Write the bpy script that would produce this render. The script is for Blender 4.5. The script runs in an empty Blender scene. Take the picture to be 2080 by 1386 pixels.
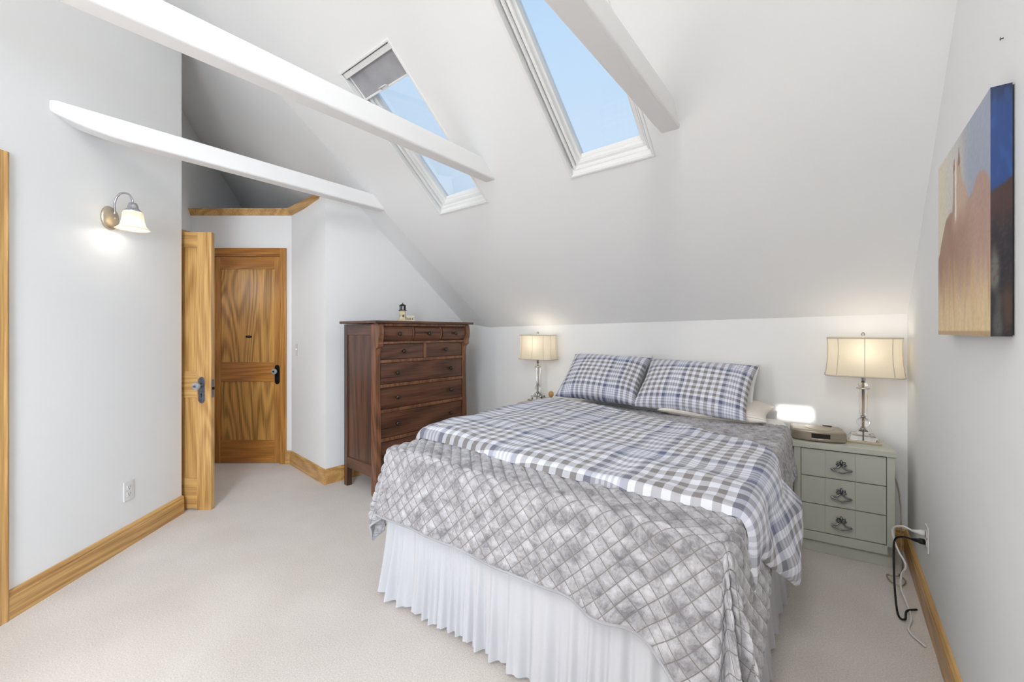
import bpy, bmesh, math, random
from mathutils import Vector, Matrix, noise

# ------------------------------------------------------------------ camera, sky, lights, exposure
scene = bpy.context.scene
COL = scene.collection
TH = math.radians(37.96); CT, ST = math.cos(TH), math.sin(TH)
FPX, CAMH = 842.0, 1.30

cam_d = bpy.data.cameras.new('camera'); cam = bpy.data.objects.new('camera', cam_d); COL.objects.link(cam)
cam.location = (0, 0, CAMH); cam.rotation_euler = (math.pi / 2, 0, TH)
cam_d.sensor_width = 36.0; cam_d.lens = FPX / 2080 * 36.0
cam_d.shift_y = (672 - 693) / 2080.0
cam_d.clip_start = 0.02
scene.camera = cam

vs = scene.view_settings
vs.view_transform = 'Standard'; vs.look = 'None'; vs.gamma = 1.0; vs.use_curve_mapping = False
vs.exposure = 0.0

world = bpy.data.worlds.new('sky'); scene.world = world; world.use_nodes = True
wn = world.node_tree; wn.nodes.clear()
wo = wn.nodes.new('ShaderNodeOutputWorld'); wb = wn.nodes.new('ShaderNodeBackground')
wt = wn.nodes.new('ShaderNodeTexCoord'); wsx = wn.nodes.new('ShaderNodeSeparateXYZ'); wr = wn.nodes.new('ShaderNodeValToRGB')
wr.color_ramp.elements[0].position = 0.30; wr.color_ramp.elements[0].color = (0.70, 0.82, 0.97, 1)
wr.color_ramp.elements[1].position = 0.80; wr.color_ramp.elements[1].color = (0.46, 0.70, 0.98, 1)
wn.links.new(wt.outputs['Generated'], wsx.inputs[0]); wn.links.new(wsx.outputs['Z'], wr.inputs[0])
wn.links.new(wr.outputs[0], wb.inputs[0]); wb.inputs[1].default_value = 1.0
wn.links.new(wb.outputs[0], wo.inputs[0])


def area_light(name, loc, target, sx, sy, watts, color=(1, 1, 1), spread=180):
    d = bpy.data.lights.new(name, 'AREA'); d.shape = 'RECTANGLE'; d.size = sx; d.size_y = sy
    d.energy = watts; d.color = color; d.spread = math.radians(spread)
    o = bpy.data.objects.new(name, d); COL.objects.link(o)
    o.location = loc
    o.rotation_euler = (Vector(target) - Vector(loc)).to_track_quat('-Z', 'Y').to_euler()
    return o


sun_d = bpy.data.lights.new('sun', 'SUN'); sun_d.energy = 9.0; sun_d.angle = 0.009; sun_d.color = (1, .95, .88)
sun = bpy.data.objects.new('sun', sun_d); COL.objects.link(sun)
SUN_HIT = Vector((-0.215, 3.36, 0.745)); SUN_FROM = Vector((-0.62, -2.05, 3.40))
sun.rotation_euler = (SUN_HIT - SUN_FROM).to_track_quat('-Z', 'Y').to_euler()
# fill light for the windows added behind the camera to brighten the room
area_light('added_window_fill', (-0.36, -3.42, 1.45), (-0.1, 2.0, 0.1), 1.2, 1.3, 15, (0.97, 0.98, 1.0))
area_light('added_window_fill', (-1.55, -3.42, 1.45), (-1.5, 2.0, 0.3), 0.80, 1.3, 5, (0.97, 0.98, 1.0))
area_light('added_window_fill', (0.27, -1.25, 1.45), (-3.2, 0.25, 0.55), 1.5, 1.3, 62, (0.76, 0.87, 1.0), 105)
area_light('added_window_fill', (-2.15, -2.1, 1.45), (0.3, 1.8, 0.3), 1.3, 1.3, 33, (0.99, 0.98, 0.97), 140)
# fill light for the added back-slope skylights and the added hall window
for _x, _w in ((-0.12, 40), (-1.40, 2)):
    area_light('added_skylight_fill', (_x, -1.50, 3.66), (_x, -1.50 + .83 * 1.2, 3.66 - 1.2), 0.50, 1.0, _w, (1.0, 0.98, 0.95))
area_light('added_hall_fill', (-3.06 * math.cos(TH) - 3.45 * math.sin(TH), -3.06 * math.sin(TH) + 3.45 * math.cos(TH), 1.45), (-1.0 * math.cos(TH) - 3.7 * math.sin(TH), -1.0 * math.sin(TH) + 3.7 * math.cos(TH), 0.6), 0.55, 1.0, 6, (0.93, 0.96, 1.0))

# ------------------------------------------------------------------ helpers: space
def cw(X, Z, z=0.0):
    """camera-plan coordinates (right, forward) -> world"""
    return Vector((X * CT - Z * ST, X * ST + Z * CT, z))

MA, MB_, MS = 1.393, 0.0195, 0.83            # main slope: z = MA + MB*x + MS*(KY - y)
KY, XR = 3.36, 0.335                         # knee wall, right wall
RIDGE, BACK = -0.5, -3.5
CRX, CRK = -3.0999, 0.1196                   # crease in plan: x = CRX - CRK*(2.006-y)
NOOK_L = 0.155

def crease_x(y): return CRX - CRK * (2.006 - y)

def z_main(x, y): return MA + MB_ * x + MS * (KY - y)

def z_nook(x, y):
    return z_main(x, y) + NOOK_L * max(0.0, crease_x(y) - x)

def z_ceil(x, y):
    if y >= RIDGE:
        return z_nook(x, y)
    return z_nook(x, RIDGE) - MS * (RIDGE - y)

# ------------------------------------------------------------------ helpers: objects
def tag(o, label=None, cat=None, group=None, kind=None):
    if label: o['label'] = label
    if cat: o['category'] = cat
    if group: o['group'] = group
    if kind: o['kind'] = kind
    return o

def empty(name, loc=(0, 0, 0), rz=0.0, label=None, cat=None, group=None, kind=None):
    o = bpy.data.objects.new(name, None); COL.objects.link(o)
    o.location = loc; o.rotation_euler = (0, 0, rz); o.empty_display_size = .05
    return tag(o, label, cat, group, kind)

class MB:
    """collects shapes for ONE mesh"""
    def __init__(s): s.v = []; s.f = []; s.uv = None; s.smooth = set(); s.col = None
    def add(s, vs, fs, smooth=False):
        b = len(s.v); s.v += [tuple(v) for v in vs]
        for f in fs:
            if smooth: s.smooth.add(len(s.f))
            s.f.append([i + b for i in f])
        return s
    def box(s, x0, x1, y0, y1, z0, z1, M=None):
        vs = [Vector((x, y, z)) for x in (x0, x1) for y in (y0, y1) for z in (z0, z1)]
        if M: vs = [M @ v for v in vs]
        return s.add(vs, [(0, 1, 3, 2), (4, 6, 7, 5), (0, 4, 5, 1), (2, 3, 7, 6), (0, 2, 6, 4), (1, 5, 7, 3)])
    def prism(s, poly, ax, a, b, smooth=False, M=None):
        """extrude a 2-D polygon along axis ax: poly gives the two other axes in order"""
        n = len(poly); vs = []
        for t in (a, b):
            for p, q in poly:
                v = [p, q]; v.insert('xyz'.index(ax), t); vs.append(Vector(v))
        if M: vs = [M @ v for v in vs]
        fs = [(i, (i + 1) % n, n + (i + 1) % n, n + i) for i in range(n)]
        s.add(vs, fs, smooth)
        return s.add(vs, [list(range(n))[::-1], list(range(n, 2 * n))])
    def lathe(s, prof, seg=24, M=None, cx=0, cy=0, closed=True):
        vs = []; fs = []; n = len(prof)
        for r, z in prof:
            for k in range(seg):
                a = 2 * math.pi * k / seg
                vs.append(Vector((cx + r * math.cos(a), cy + r * math.sin(a), z)))
        if M: vs = [M @ v for v in vs]
        for i in range(n - 1):
            for k in range(seg):
                k2 = (k + 1) % seg
                fs.append((i * seg + k, i * seg + k2, (i + 1) * seg + k2, (i + 1) * seg + k))
        s.add(vs, fs, True)
        if closed:
            s.add([vs[k] for k in range(seg)], [list(range(seg))[::-1]])
            s.add([vs[(n - 1) * seg + k] for k in range(seg)], [list(range(seg))])
        return s
    def tube(s, pts, r, seg=8, M=None):
        pts = [Vector(p) for p in pts]
        if M: pts = [M @ p for p in pts]
        vs = []; n = len(pts); prev = None
        for i, p in enumerate(pts):
            t = (pts[min(i + 1, n - 1)] - pts[max(i - 1, 0)]).normalized()
            if prev is None:
                a = t.orthogonal().normalized()
            else:
                a = (prev - t * prev.dot(t)).normalized()
            prev = a; b = t.cross(a)
            rr = r[i] if isinstance(r, (list, tuple)) else r
            for k in range(seg):
                w = 2 * math.pi * k / seg
                vs.append(p + a * (rr * math.cos(w)) + b * (rr * math.sin(w)))
        fs = [(i * seg + k, i * seg + (k + 1) % seg, (i + 1) * seg + (k + 1) % seg, (i + 1) * seg + k)
              for i in range(n - 1) for k in range(seg)]
        s.add(vs, fs, True)
        s.add(vs[:seg], [list(range(seg))[::-1]]); s.add(vs[-seg:], [list(range(seg))])
        return s
    def build(s, name, mat, parent=None, bevel=0.0, bseg=2, loc=None, rot=None, weld=True):
        me = bpy.data.meshes.new(name); me.from_pydata(s.v, [], s.f)
        for i, p in enumerate(me.polygons): p.use_smooth = i in s.smooth
        if s.uv:
            ul = me.uv_layers.new(name='cloth')
            for li, l in enumerate(me.loops): ul.data[li].uv = s.uv[l.vertex_index]
        if s.col:
            ca = me.color_attributes.new('paint', 'FLOAT_COLOR', 'POINT')
            for i, c in enumerate(s.col): ca.data[i].color = (*c, 1)
        if not s.uv and not s.col:
            bm = bmesh.new(); bm.from_mesh(me)
            if weld: bmesh.ops.remove_doubles(bm, verts=bm.verts, dist=1e-5)
            bmesh.ops.recalc_face_normals(bm, faces=bm.faces)
            bm.to_mesh(me); bm.free()
        o = bpy.data.objects.new(name, me); COL.objects.link(o)
        me.materials.append(mat)
        if parent: o.parent = parent
        if loc: o.location = loc
        if rot: o.rotation_euler = rot
        if bevel:
            m = o.modifiers.new('bevel', 'BEVEL'); m.width = bevel; m.segments = bseg; m.limit_method = 'ANGLE'; m.angle_limit = .6
            m.harden_normals = False
        return o

def arc(p0, p1, p2, n=12):
    """quadratic curve"""
    p0, p1, p2 = Vector(p0), Vector(p1), Vector(p2)
    return [(1 - t) ** 2 * p0 + 2 * t * (1 - t) * p1 + t * t * p2 for t in [i / n for i in range(n + 1)]]

def spline(pts, n=8):
    P = [Vector(p) for p in pts]; P = [P[0] * 2 - P[1]] + P + [P[-1] * 2 - P[-2]]; out = []
    for i in range(1, len(P) - 2):
        for k in range(n):
            t = k / n; a, b, c, d = P[i - 1], P[i], P[i + 1], P[i + 2]
            out.append(.5 * ((2 * b) + (c - a) * t + (2 * a - 5 * b + 4 * c - d) * t * t + (3 * b - a - 3 * c + d) * t ** 3))
    return out + [P[-2]]

def copy_tree(o, parent=None):
    c = o.copy(); COL.objects.link(c); c.parent = parent
    for ch in list(o.children): copy_tree(ch, c)
    return c

# ------------------------------------------------------------------ helpers: materials
def lin(r, g, b):
    return tuple(((c / 255) / 12.92 if c / 255 <= .04045 else ((c / 255 + .055) / 1.055) ** 2.4) for c in (r, g, b))

def new_mat(name):
    m = bpy.data.materials.new(name); m.use_nodes = True
    return m, m.node_tree, m.node_tree.nodes['Principled BSDF']

def plain(name, rgb, rough=.5, metal=0.0, var=.04, scale=6, bump=0.0, bscale=200, coat=0, trans=0, ior=1.45, sheen=0):
    m, nt, b = new_mat(name); N, L = nt.nodes, nt.links
    tc = N.new('ShaderNodeTexCoord'); nz = N.new('ShaderNodeTexNoise'); nz.inputs['Scale'].default_value = scale
    nz.inputs['Detail'].default_value = 4
    L.new(tc.outputs['Object'], nz.inputs['Vector'])
    c = lin(*rgb); rp = N.new('ShaderNodeValToRGB')
    rp.color_ramp.elements[0].position = .3; rp.color_ramp.elements[1].position = .7
    rp.color_ramp.elements[0].color = (*[x * (1 - var) for x in c], 1); rp.color_ramp.elements[1].color = (*[min(1, x * (1 + var)) for x in c], 1)
    L.new(nz.outputs['Fac'], rp.inputs[0]); L.new(rp.outputs[0], b.inputs['Base Color'])
    b.inputs['Roughness'].default_value = rough; b.inputs['Metallic'].default_value = metal
    b.inputs['Coat Weight'].default_value = coat; b.inputs['Transmission Weight'].default_value = trans; b.inputs['IOR'].default_value = ior
    if sheen: b.inputs['Sheen Weight'].default_value = sheen
    if bump:
        n2 = N.new('ShaderNodeTexNoise'); n2.inputs['Scale'].default_value = bscale; n2.inputs['Detail'].default_value = 3
        bp = N.new('ShaderNodeBump'); bp.inputs['Strength'].default_value = bump; bp.inputs['Distance'].default_value = .002
        L.new(tc.outputs['Object'], n2.inputs['Vector']); L.new(n2.outputs['Fac'], bp.inputs['Height']); L.new(bp.outputs[0], b.inputs['Normal'])
    return m

def wood(name, dark, light, axis='z', rough=.38, coat=.15, freq=1.0, figure=1.0):
    """grain stretched along axis, with growth-ring figure and pores"""
    m, nt, b = new_mat(name); N, L = nt.nodes, nt.links
    tc = N.new('ShaderNodeTexCoord'); oi = N.new('ShaderNodeObjectInfo')
    mp = N.new('ShaderNodeMapping'); L.new(tc.outputs['Object'], mp.inputs['Vector'])
    cmb = N.new('ShaderNodeCombineXYZ'); mu = N.new('ShaderNodeMath'); mu.operation = 'MULTIPLY'; mu.inputs[1].default_value = 7.3
    L.new(oi.outputs['Random'], mu.inputs[0]); [L.new(mu.outputs[0], cmb.inputs[i]) for i in range(3)]
    L.new(cmb.outputs[0], mp.inputs['Location'])
    sc = [1.0, 1.0, 1.0]; sc['xyz'.index(axis)] = .13
    mp.inputs['Scale'].default_value = sc
    big = N.new('ShaderNodeTexNoise'); big.inputs['Scale'].default_value = 3.2 * freq; big.inputs['Detail'].default_value = 1.0; big.inputs['Distortion'].default_value = .25 * figure
    L.new(mp.outputs[0], big.inputs['Vector'])
    ring = N.new('ShaderNodeMath'); ring.operation = 'MULTIPLY'; ring.inputs[1].default_value = 95 * freq
    L.new(big.outputs['Fac'], ring.inputs[0])
    sn = N.new('ShaderNodeMath'); sn.operation = 'SINE'; L.new(ring.outputs[0], sn.inputs[0])
    ab = N.new('ShaderNodeMath'); ab.operation = 'MULTIPLY_ADD'; ab.inputs[1].default_value = .5; ab.inputs[2].default_value = .5; L.new(sn.outputs[0], ab.inputs[0])
    mp2 = N.new('ShaderNodeMapping'); L.new(mp.outputs[0], mp2.inputs['Vector'])
    s2 = [1.0, 1.0, 1.0]; s2['xyz'.index(axis)] = .22; mp2.inputs['Scale'].default_value = s2
    fine = N.new('ShaderNodeTexNoise'); fine.inputs['Scale'].default_value = 130; fine.inputs['Detail'].default_value = 3
    L.new(mp2.outputs[0], fine.inputs['Vector'])
    mx = N.new('ShaderNodeMath'); mx.operation = 'MULTIPLY_ADD'; mx.inputs[1].default_value = .24 * figure; L.new(ab.outputs[0], mx.inputs[0])
    f2 = N.new('ShaderNodeMath'); f2.operation = 'MULTIPLY'; f2.inputs[1].default_value = .85; L.new(fine.outputs['Fac'], f2.inputs[0]); L.new(f2.outputs[0], mx.inputs[2])
    rp = N.new('ShaderNodeValToRGB'); rp.color_ramp.elements[0].position = .22; rp.color_ramp.elements[1].position = .80
    rp.color_ramp.elements[0].color = (*lin(*dark), 1); rp.color_ramp.elements[1].color = (*lin(*light), 1)
    L.new(mx.outputs[0], rp.inputs[0]); L.new(rp.outputs[0], b.inputs['Base Color'])
    bp = N.new('ShaderNodeBump'); bp.inputs['Strength'].default_value = .12; bp.inputs['Distance'].default_value = .002
    L.new(fine.outputs['Fac'], bp.inputs['Height']); L.new(bp.outputs[0], b.inputs['Normal'])
    b.inputs['Roughness'].default_value = rough; b.inputs['Coat Weight'].default_value = coat; b.inputs['Coat Roughness'].default_value = .25
    return m

M = {}
M['wall'] = plain('wall_paint', (243, 243, 242), .85, var=.008, scale=1.5, bump=.06, bscale=90)
M['ceil'] = plain('ceiling_paint', (243, 243, 242), .9, var=.008, scale=1.5, bump=.06, bscale=90)
M['beam'] = plain('beam_paint', (244, 243, 242), .6, var=.01, scale=3, bump=.05, bscale=60)
M['white'] = plain('white_gloss_paint', (240, 240, 238), .35, var=.01)
M['plastic'] = plain('white_plastic', (232, 230, 228), .4, var=.01)
OAK_D, OAK_L = (164, 115, 58), (224, 180, 114)
for a in 'xyz': M['oak_' + a] = wood('oak_grain_' + a, OAK_D, OAK_L, a)
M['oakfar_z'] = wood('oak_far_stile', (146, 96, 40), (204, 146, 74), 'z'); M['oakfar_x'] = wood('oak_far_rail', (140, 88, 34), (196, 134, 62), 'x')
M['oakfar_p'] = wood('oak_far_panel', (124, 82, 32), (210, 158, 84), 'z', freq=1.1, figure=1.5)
WD, WL = (38, 22, 15), (114, 74, 53)
for a in 'xyz': M['walnut_' + a] = wood('cherry_stain_' + a, WD, WL, a, rough=.33, coat=.3, freq=.8)
M['walnut_edge'] = wood('cherry_stain_edge', (72, 44, 29), (146, 98, 68), 'z', rough=.33, coat=.3)
M['knob_dark'] = plain('dark_knob', (40, 26, 22), .25, coat=.4)
M['sage'] = plain('sage_paint', (192, 194, 182), .5, var=.02, scale=5)
M['chrome'] = plain('chrome', (190, 190, 195), .18, 1.0)
M['steel'] = plain('aged_steel', (120, 124, 132), .35, 1.0, var=.25, scale=60)
M['iron'] = plain('dark_iron', (38, 38, 38), .4, .8)
M['pewter'] = plain('pewter', (132, 134, 138), .3, 1.0, var=.3, scale=80)
M['crystal'] = plain('crystal', (250, 250, 250), .02, trans=1.0, ior=1.5, var=0)
M['glassknob'] = plain('glass_knob', (225, 232, 235), .08, trans=.6, ior=1.5, var=0)
M['champagne'] = plain('champagne_metal', (190, 178, 158), .35, .7)
M['black'] = plain('black_rubber', (18, 18, 18), .5)
M['cream'] = plain('cream_sheet', (236, 231, 222), .9, var=.02, sheen=.2)
M['whitecloth'] = plain('white_cotton', (240, 240, 242), .9, var=.02, sheen=.2)
M['beige'] = plain('beige_lacquer', (205, 196, 178), .5)

def shade_mat(name, rgb, trl=.55, emit=0.0):
    m = bpy.data.materials.new(name); m.use_nodes = True; nt = m.node_tree; nt.nodes.clear(); N, L = nt.nodes, nt.links
    o = N.new('ShaderNodeOutputMaterial'); mx = N.new('ShaderNodeMixShader'); d = N.new('ShaderNodeBsdfDiffuse'); t = N.new('ShaderNodeBsdfTranslucent')
    nz = N.new('ShaderNodeTexNoise'); nz.inputs['Scale'].default_value = 300; rp = N.new('ShaderNodeValToRGB')
    c = lin(*rgb); rp.color_ramp.elements[0].color = (*[x * .95 for x in c], 1); rp.color_ramp.elements[1].color = (*c, 1)
    L.new(nz.outputs['Fac'], rp.inputs[0]); L.new(rp.outputs[0], d.inputs[0]); L.new(rp.outputs[0], t.inputs[0])
    mx.inputs[0].default_value = trl; L.new(d.outputs[0], mx.inputs[1]); L.new(t.outputs[0], mx.inputs[2]); L.new(mx.outputs[0], o.inputs[0])
    return m

M['shade'] = shade_mat('lamp_shade_fabric', (240, 232, 214), .5)
M['frost'] = shade_mat('frosted_glass', (250, 244, 230), .6)
M['sheer'] = shade_mat('sheer_skirt_cotton', (230, 231, 236), .28)
M['blind'] = plain('grey_blind_fabric', (172, 172, 176), .9, var=.12, scale=9)

def glass_mat():
    m = bpy.data.materials.new('window_glass'); m.use_nodes = True; nt = m.node_tree; nt.nodes.clear(); N, L = nt.nodes, nt.links
    o = N.new('ShaderNodeOutputMaterial'); mx = N.new('ShaderNodeMixShader'); t = N.new('ShaderNodeBsdfTransparent'); g = N.new('ShaderNodeBsdfGlossy')
    f = N.new('ShaderNodeFresnel'); f.inputs['IOR'].default_value = 1.3
    g.inputs['Roughness'].default_value = .02; t.inputs[0].default_value = (.97, .99, 1, 1)
    L.new(f.outputs[0], mx.inputs[0]); L.new(t.outputs[0], mx.inputs[1]); L.new(g.outputs[0], mx.inputs[2]); L.new(mx.outputs[0], o.inputs[0])
    return m
M['glass'] = glass_mat()

def emit_mat(name, rgb, s):
    m = bpy.data.materials.new(name); m.use_nodes = True; nt = m.node_tree; nt.nodes.clear()
    o = nt.nodes.new('ShaderNodeOutputMaterial'); e = nt.nodes.new('ShaderNodeEmission'); e.inputs[0].default_value = (*lin(*rgb), 1); e.inputs[1].default_value = s
    nt.links.new(e.outputs[0], o.inputs[0]); return m
M['fill_pane'] = emit_mat('glowing_fill_pane', (225, 238, 255), 1.0)  # glow for the panes of the added windows
M['bulb'] = emit_mat('lamp_bulb', (255, 232, 196), 1.2)

def carpet_mat():
    m, nt, b = new_mat('cut_pile_carpet'); N, L = nt.nodes, nt.links
    tc = N.new('ShaderNodeTexCoord')
    a = N.new('ShaderNodeTexNoise'); a.inputs['Scale'].default_value = 170; a.inputs['Detail'].default_value = 5
    w = N.new('ShaderNodeTexNoise'); w.inputs['Scale'].default_value = 2.2; w.inputs['Detail'].default_value = 3
    L.new(tc.outputs['Object'], a.inputs['Vector']); L.new(tc.outputs['Object'], w.inputs['Vector'])
    ad = N.new('ShaderNodeMath'); ad.operation = 'MULTIPLY_ADD'; ad.inputs[1].default_value = .35; L.new(w.outputs['Fac'], ad.inputs[0])
    ml = N.new('ShaderNodeMath'); ml.operation = 'MULTIPLY'; ml.inputs[1].default_value = .7; L.new(a.outputs['Fac'], ml.inputs[0]); L.new(ml.outputs[0], ad.inputs[2])
    rp = N.new('ShaderNodeValToRGB'); rp.color_ramp.elements[0].position = .3; rp.color_ramp.elements[1].position = .75
    rp.color_ramp.elements[0].color = (*lin(196, 187, 179), 1); rp.color_ramp.elements[1].color = (*lin(236, 230, 224), 1)
    L.new(ad.outputs[0], rp.inputs[0]); L.new(rp.outputs[0], b.inputs['Base Color'])
    bp = N.new('ShaderNodeBump'); bp.inputs['Strength'].default_value = .25; bp.inputs['Distance'].default_value = .003
    L.new(a.outputs['Fac'], bp.inputs['Height']); L.new(bp.outputs[0], b.inputs['Normal'])
    b.inputs['Roughness'].default_value = .95; b.inputs['Sheen Weight'].default_value = .15
    return m
M['carpet'] = carpet_mat()

def velvet_mat():
    m, nt, b = new_mat('crushed_grey_velvet'); N, L = nt.nodes, nt.links
    uv = N.new('ShaderNodeUVMap'); uv.uv_map = 'cloth'
    a = N.new('ShaderNodeTexNoise'); a.inputs['Scale'].default_value = 14; a.inputs['Detail'].default_value = 12; a.inputs['Roughness'].default_value = .78; a.inputs['Distortion'].default_value = .35
    L.new(uv.outputs[0], a.inputs['Vector'])
    rp = N.new('ShaderNodeValToRGB'); e = rp.color_ramp.elements
    e[0].position = .39; e[0].color = (*lin(128, 126, 130), 1); e[1].position = .62; e[1].color = (*lin(200, 199, 203), 1)
    k = e.new(.50); k.color = (*lin(170, 168, 171), 1)
    L.new(a.outputs['Fac'], rp.inputs[0])
    # stitched diamond seams, groove shade put into the colour as darker lines
    sp = N.new('ShaderNodeSeparateXYZ'); L.new(uv.outputs[0], sp.inputs[0]); seams = []
    for op in ('ADD', 'SUBTRACT'):
        s1 = N.new('ShaderNodeMath'); s1.operation = op; L.new(sp.outputs['X'], s1.inputs[0]); L.new(sp.outputs['Y'], s1.inputs[1])
        s2 = N.new('ShaderNodeMath'); s2.operation = 'MULTIPLY'; s2.inputs[1].default_value = 1 / math.sqrt(2) / .044; L.new(s1.outputs[0], s2.inputs[0])
        s3 = N.new('ShaderNodeMath'); s3.operation = 'PINGPONG'; s3.inputs[1].default_value = .5; L.new(s2.outputs[0], s3.inputs[0]); seams.append(s3)
    mn = N.new('ShaderNodeMath'); mn.operation = 'MINIMUM'; L.new(seams[0].outputs[0], mn.inputs[0]); L.new(seams[1].outputs[0], mn.inputs[1])
    mr = N.new('ShaderNodeMapRange'); mr.inputs['From Min'].default_value = .018; mr.inputs['From Max'].default_value = .045; L.new(mn.outputs[0], mr.inputs['Value'])
    mc = N.new('ShaderNodeMix'); mc.data_type = 'RGBA'; mc.inputs[6].default_value = (*lin(128, 123, 120), 1); L.new(mr.outputs[0], mc.inputs[0]); L.new(rp.outputs[0], mc.inputs[7])
    L.new(mc.outputs[2], b.inputs['Base Color'])
    bp = N.new('ShaderNodeBump'); bp.inputs['Strength'].default_value = .18; bp.inputs['Distance'].default_value = .003
    L.new(a.outputs['Fac'], bp.inputs['Height']); L.new(bp.outputs[0], b.inputs['Normal'])
    b.inputs['Roughness'].default_value = .62; b.inputs['Sheen Weight'].default_value = .55; b.inputs['Sheen Roughness'].default_value = .35
    return m
M['velvet'] = velvet_mat()

def plaid_mat(name, P):
    """woven check: the same stripe sequence in warp and weft, period P metres"""
    m, nt, b = new_mat(name); N, L = nt.nodes, nt.links
    uv = N.new('ShaderNodeUVMap'); uv.uv_map = 'cloth'; sp = N.new('ShaderNodeSeparateXYZ'); L.new(uv.outputs[0], sp.inputs[0])
    W_, G_, B_, NV = (232, 234, 244), (136, 132, 132), (176, 180, 198), (92, 99, 130)
    seq = []
    # gingham bars
    pos = 0.0
    bars = [(G_, .055), (W_, .055)] * 3 + [(G_, .05), (W_, .05), (NV, .05), (B_, .035)] + [(W_, .022), (B_, .018)] * 4 + [(NV, .05), (W_, .045), (G_, .05), (W_, .05)]
    tot = sum(w for _, w in bars)
    for c, w in bars: seq.append((pos / tot, c)); pos += w
    outs = []
    for ax, off in (('X', .0), ('Y', .13)):
        d = N.new('ShaderNodeMath'); d.operation = 'MULTIPLY_ADD'; d.inputs[1].default_value = 1.0 / P; d.inputs[2].default_value = off; L.new(sp.outputs[ax], d.inputs[0])
        fr = N.new('ShaderNodeMath'); fr.operation = 'FRACT'; L.new(d.outputs[0], fr.inputs[0])
        rp = N.new('ShaderNodeValToRGB'); rp.color_ramp.interpolation = 'CONSTANT'; e = rp.color_ramp.elements
        e[0].position = 0; e[0].color = (*lin(*seq[0][1]), 1); e[1].position = seq[1][0]; e[1].color = (*lin(*seq[1][1]), 1)
        for p_, c_ in seq[2:]:
            k = e.new(p_); k.color = (*lin(*c_), 1)
        L.new(fr.outputs[0], rp.inputs[0]); outs.append(rp.outputs[0])
    mx = N.new('ShaderNodeMix'); mx.data_type = 'RGBA'; mx.blend_type = 'MIX'; mx.inputs[0].default_value = .5
    L.new(outs[0], mx.inputs[6]); L.new(outs[1], mx.inputs[7]); L.new(mx.outputs[2], b.inputs['Base Color'])
    wv = N.new('ShaderNodeTexNoise'); wv.inputs['Scale'].default_value = 500; L.new(uv.outputs[0], wv.inputs['Vector'])
    bp = N.new('ShaderNodeBump'); bp.inputs['Strength'].default_value = .12; bp.inputs['Distance'].default_value = .001
    L.new(wv.outputs['Fac'], bp.inputs['Height']); L.new(bp.outputs[0], b.inputs['Normal'])
    b.inputs['Roughness'].default_value = .75; b.inputs['Sheen Weight'].default_value = .2
    return m
M['plaid'] = plaid_mat('blue_grey_plaid', .50)
M['plaid_small'] = plaid_mat('blue_grey_plaid_sham', .36)

def stripe_mat():
    m, nt, b = new_mat('cream_striped_sheet'); N, L = nt.nodes, nt.links
    uv = N.new('ShaderNodeUVMap'); uv.uv_map = 'cloth'; sp = N.new('ShaderNodeSeparateXYZ'); L.new(uv.outputs[0], sp.inputs[0])
    d = N.new('ShaderNodeMath'); d.operation = 'MULTIPLY'; d.inputs[1].default_value = 60; L.new(sp.outputs['Y'], d.inputs[0])
    fr = N.new('ShaderNodeMath'); fr.operation = 'FRACT'; L.new(d.outputs[0], fr.inputs[0])
    rp = N.new('ShaderNodeValToRGB'); rp.color_ramp.interpolation = 'CONSTANT'; e = rp.color_ramp.elements
    e[0].color = (*lin(240, 235, 226), 1); e[1].position = .8; e[1].color = (*lin(206, 196, 182), 1)
    L.new(fr.outputs[0], rp.inputs[0]); L.new(rp.outputs[0], b.inputs['Base Color']); b.inputs['Roughness'].default_value = .85
    return m
M['stripe'] = stripe_mat()

def paint_mat():
    m, nt, b = new_mat('painted_canvas'); N, L = nt.nodes, nt.links
    a = N.new('ShaderNodeVertexColor'); a.layer_name = 'paint'; L.new(a.outputs[0], b.inputs['Base Color'])
    tc = N.new('ShaderNodeTexCoord'); nz = N.new('ShaderNodeTexNoise'); nz.inputs['Scale'].default_value = 260; L.new(tc.outputs['Object'], nz.inputs['Vector'])
    bp = N.new('ShaderNodeBump'); bp.inputs['Strength'].default_value = .2; bp.inputs['Distance'].default_value = .001; L.new(nz.outputs['Fac'], bp.inputs['Height']); L.new(bp.outputs[0], b.inputs['Normal'])
    b.inputs['Roughness'].default_value = .5
    return m
M['paint'] = paint_mat()

# ================================================================== THE SETTING
def structure(o, label, cat): return tag(o, label, cat, kind='structure')

# floor
f = MB(); f.box(-8.2, XR + .15, BACK - .1, KY + .15, -.1, 0)
structure(f.build('floor', M['carpet']), 'pale beige cut-pile carpet covering the bedroom floor', 'floor')

def wall(name, p0, p1, out, label, thick=.10, z0=0.0, top=None, n=24, mat='wall', extra=.05, cap=99.0):
    """vertical slab on plan segment p0-p1, thickened towards out; top follows the ceiling or a fixed height"""
    p0, p1, out = Vector(p0[:2]), Vector(p1[:2]), Vector(out[:2]).normalized() * thick
    b = MB(); vs = []
    ts = [i / n for i in range(n + 1)]
    for t in ts:
        p = p0.lerp(p1, t)
        zt = top if top is not None else min(cap, z_ceil(p.x, p.y) + extra)
        for q in (p, p + out):
            vs += [(q.x, q.y, z0), (q.x, q.y, zt)]
    fs = []
    for i in range(n):
        a, c = 4 * i, 4 * (i + 1)
        fs += [(a, a + 1, c + 1, c), (a + 2, c + 2, c + 3, a + 3), (a + 1, a + 3, c + 3, c + 1), (a, c, c + 2, a + 2)]
    fs += [(0, 2, 3, 1), (4 * n, 4 * n + 1, 4 * n + 3, 4 * n + 2)]
    b.add(vs, fs)
    return structure(b.build(name, M[mat]), label, 'wall')

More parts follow.
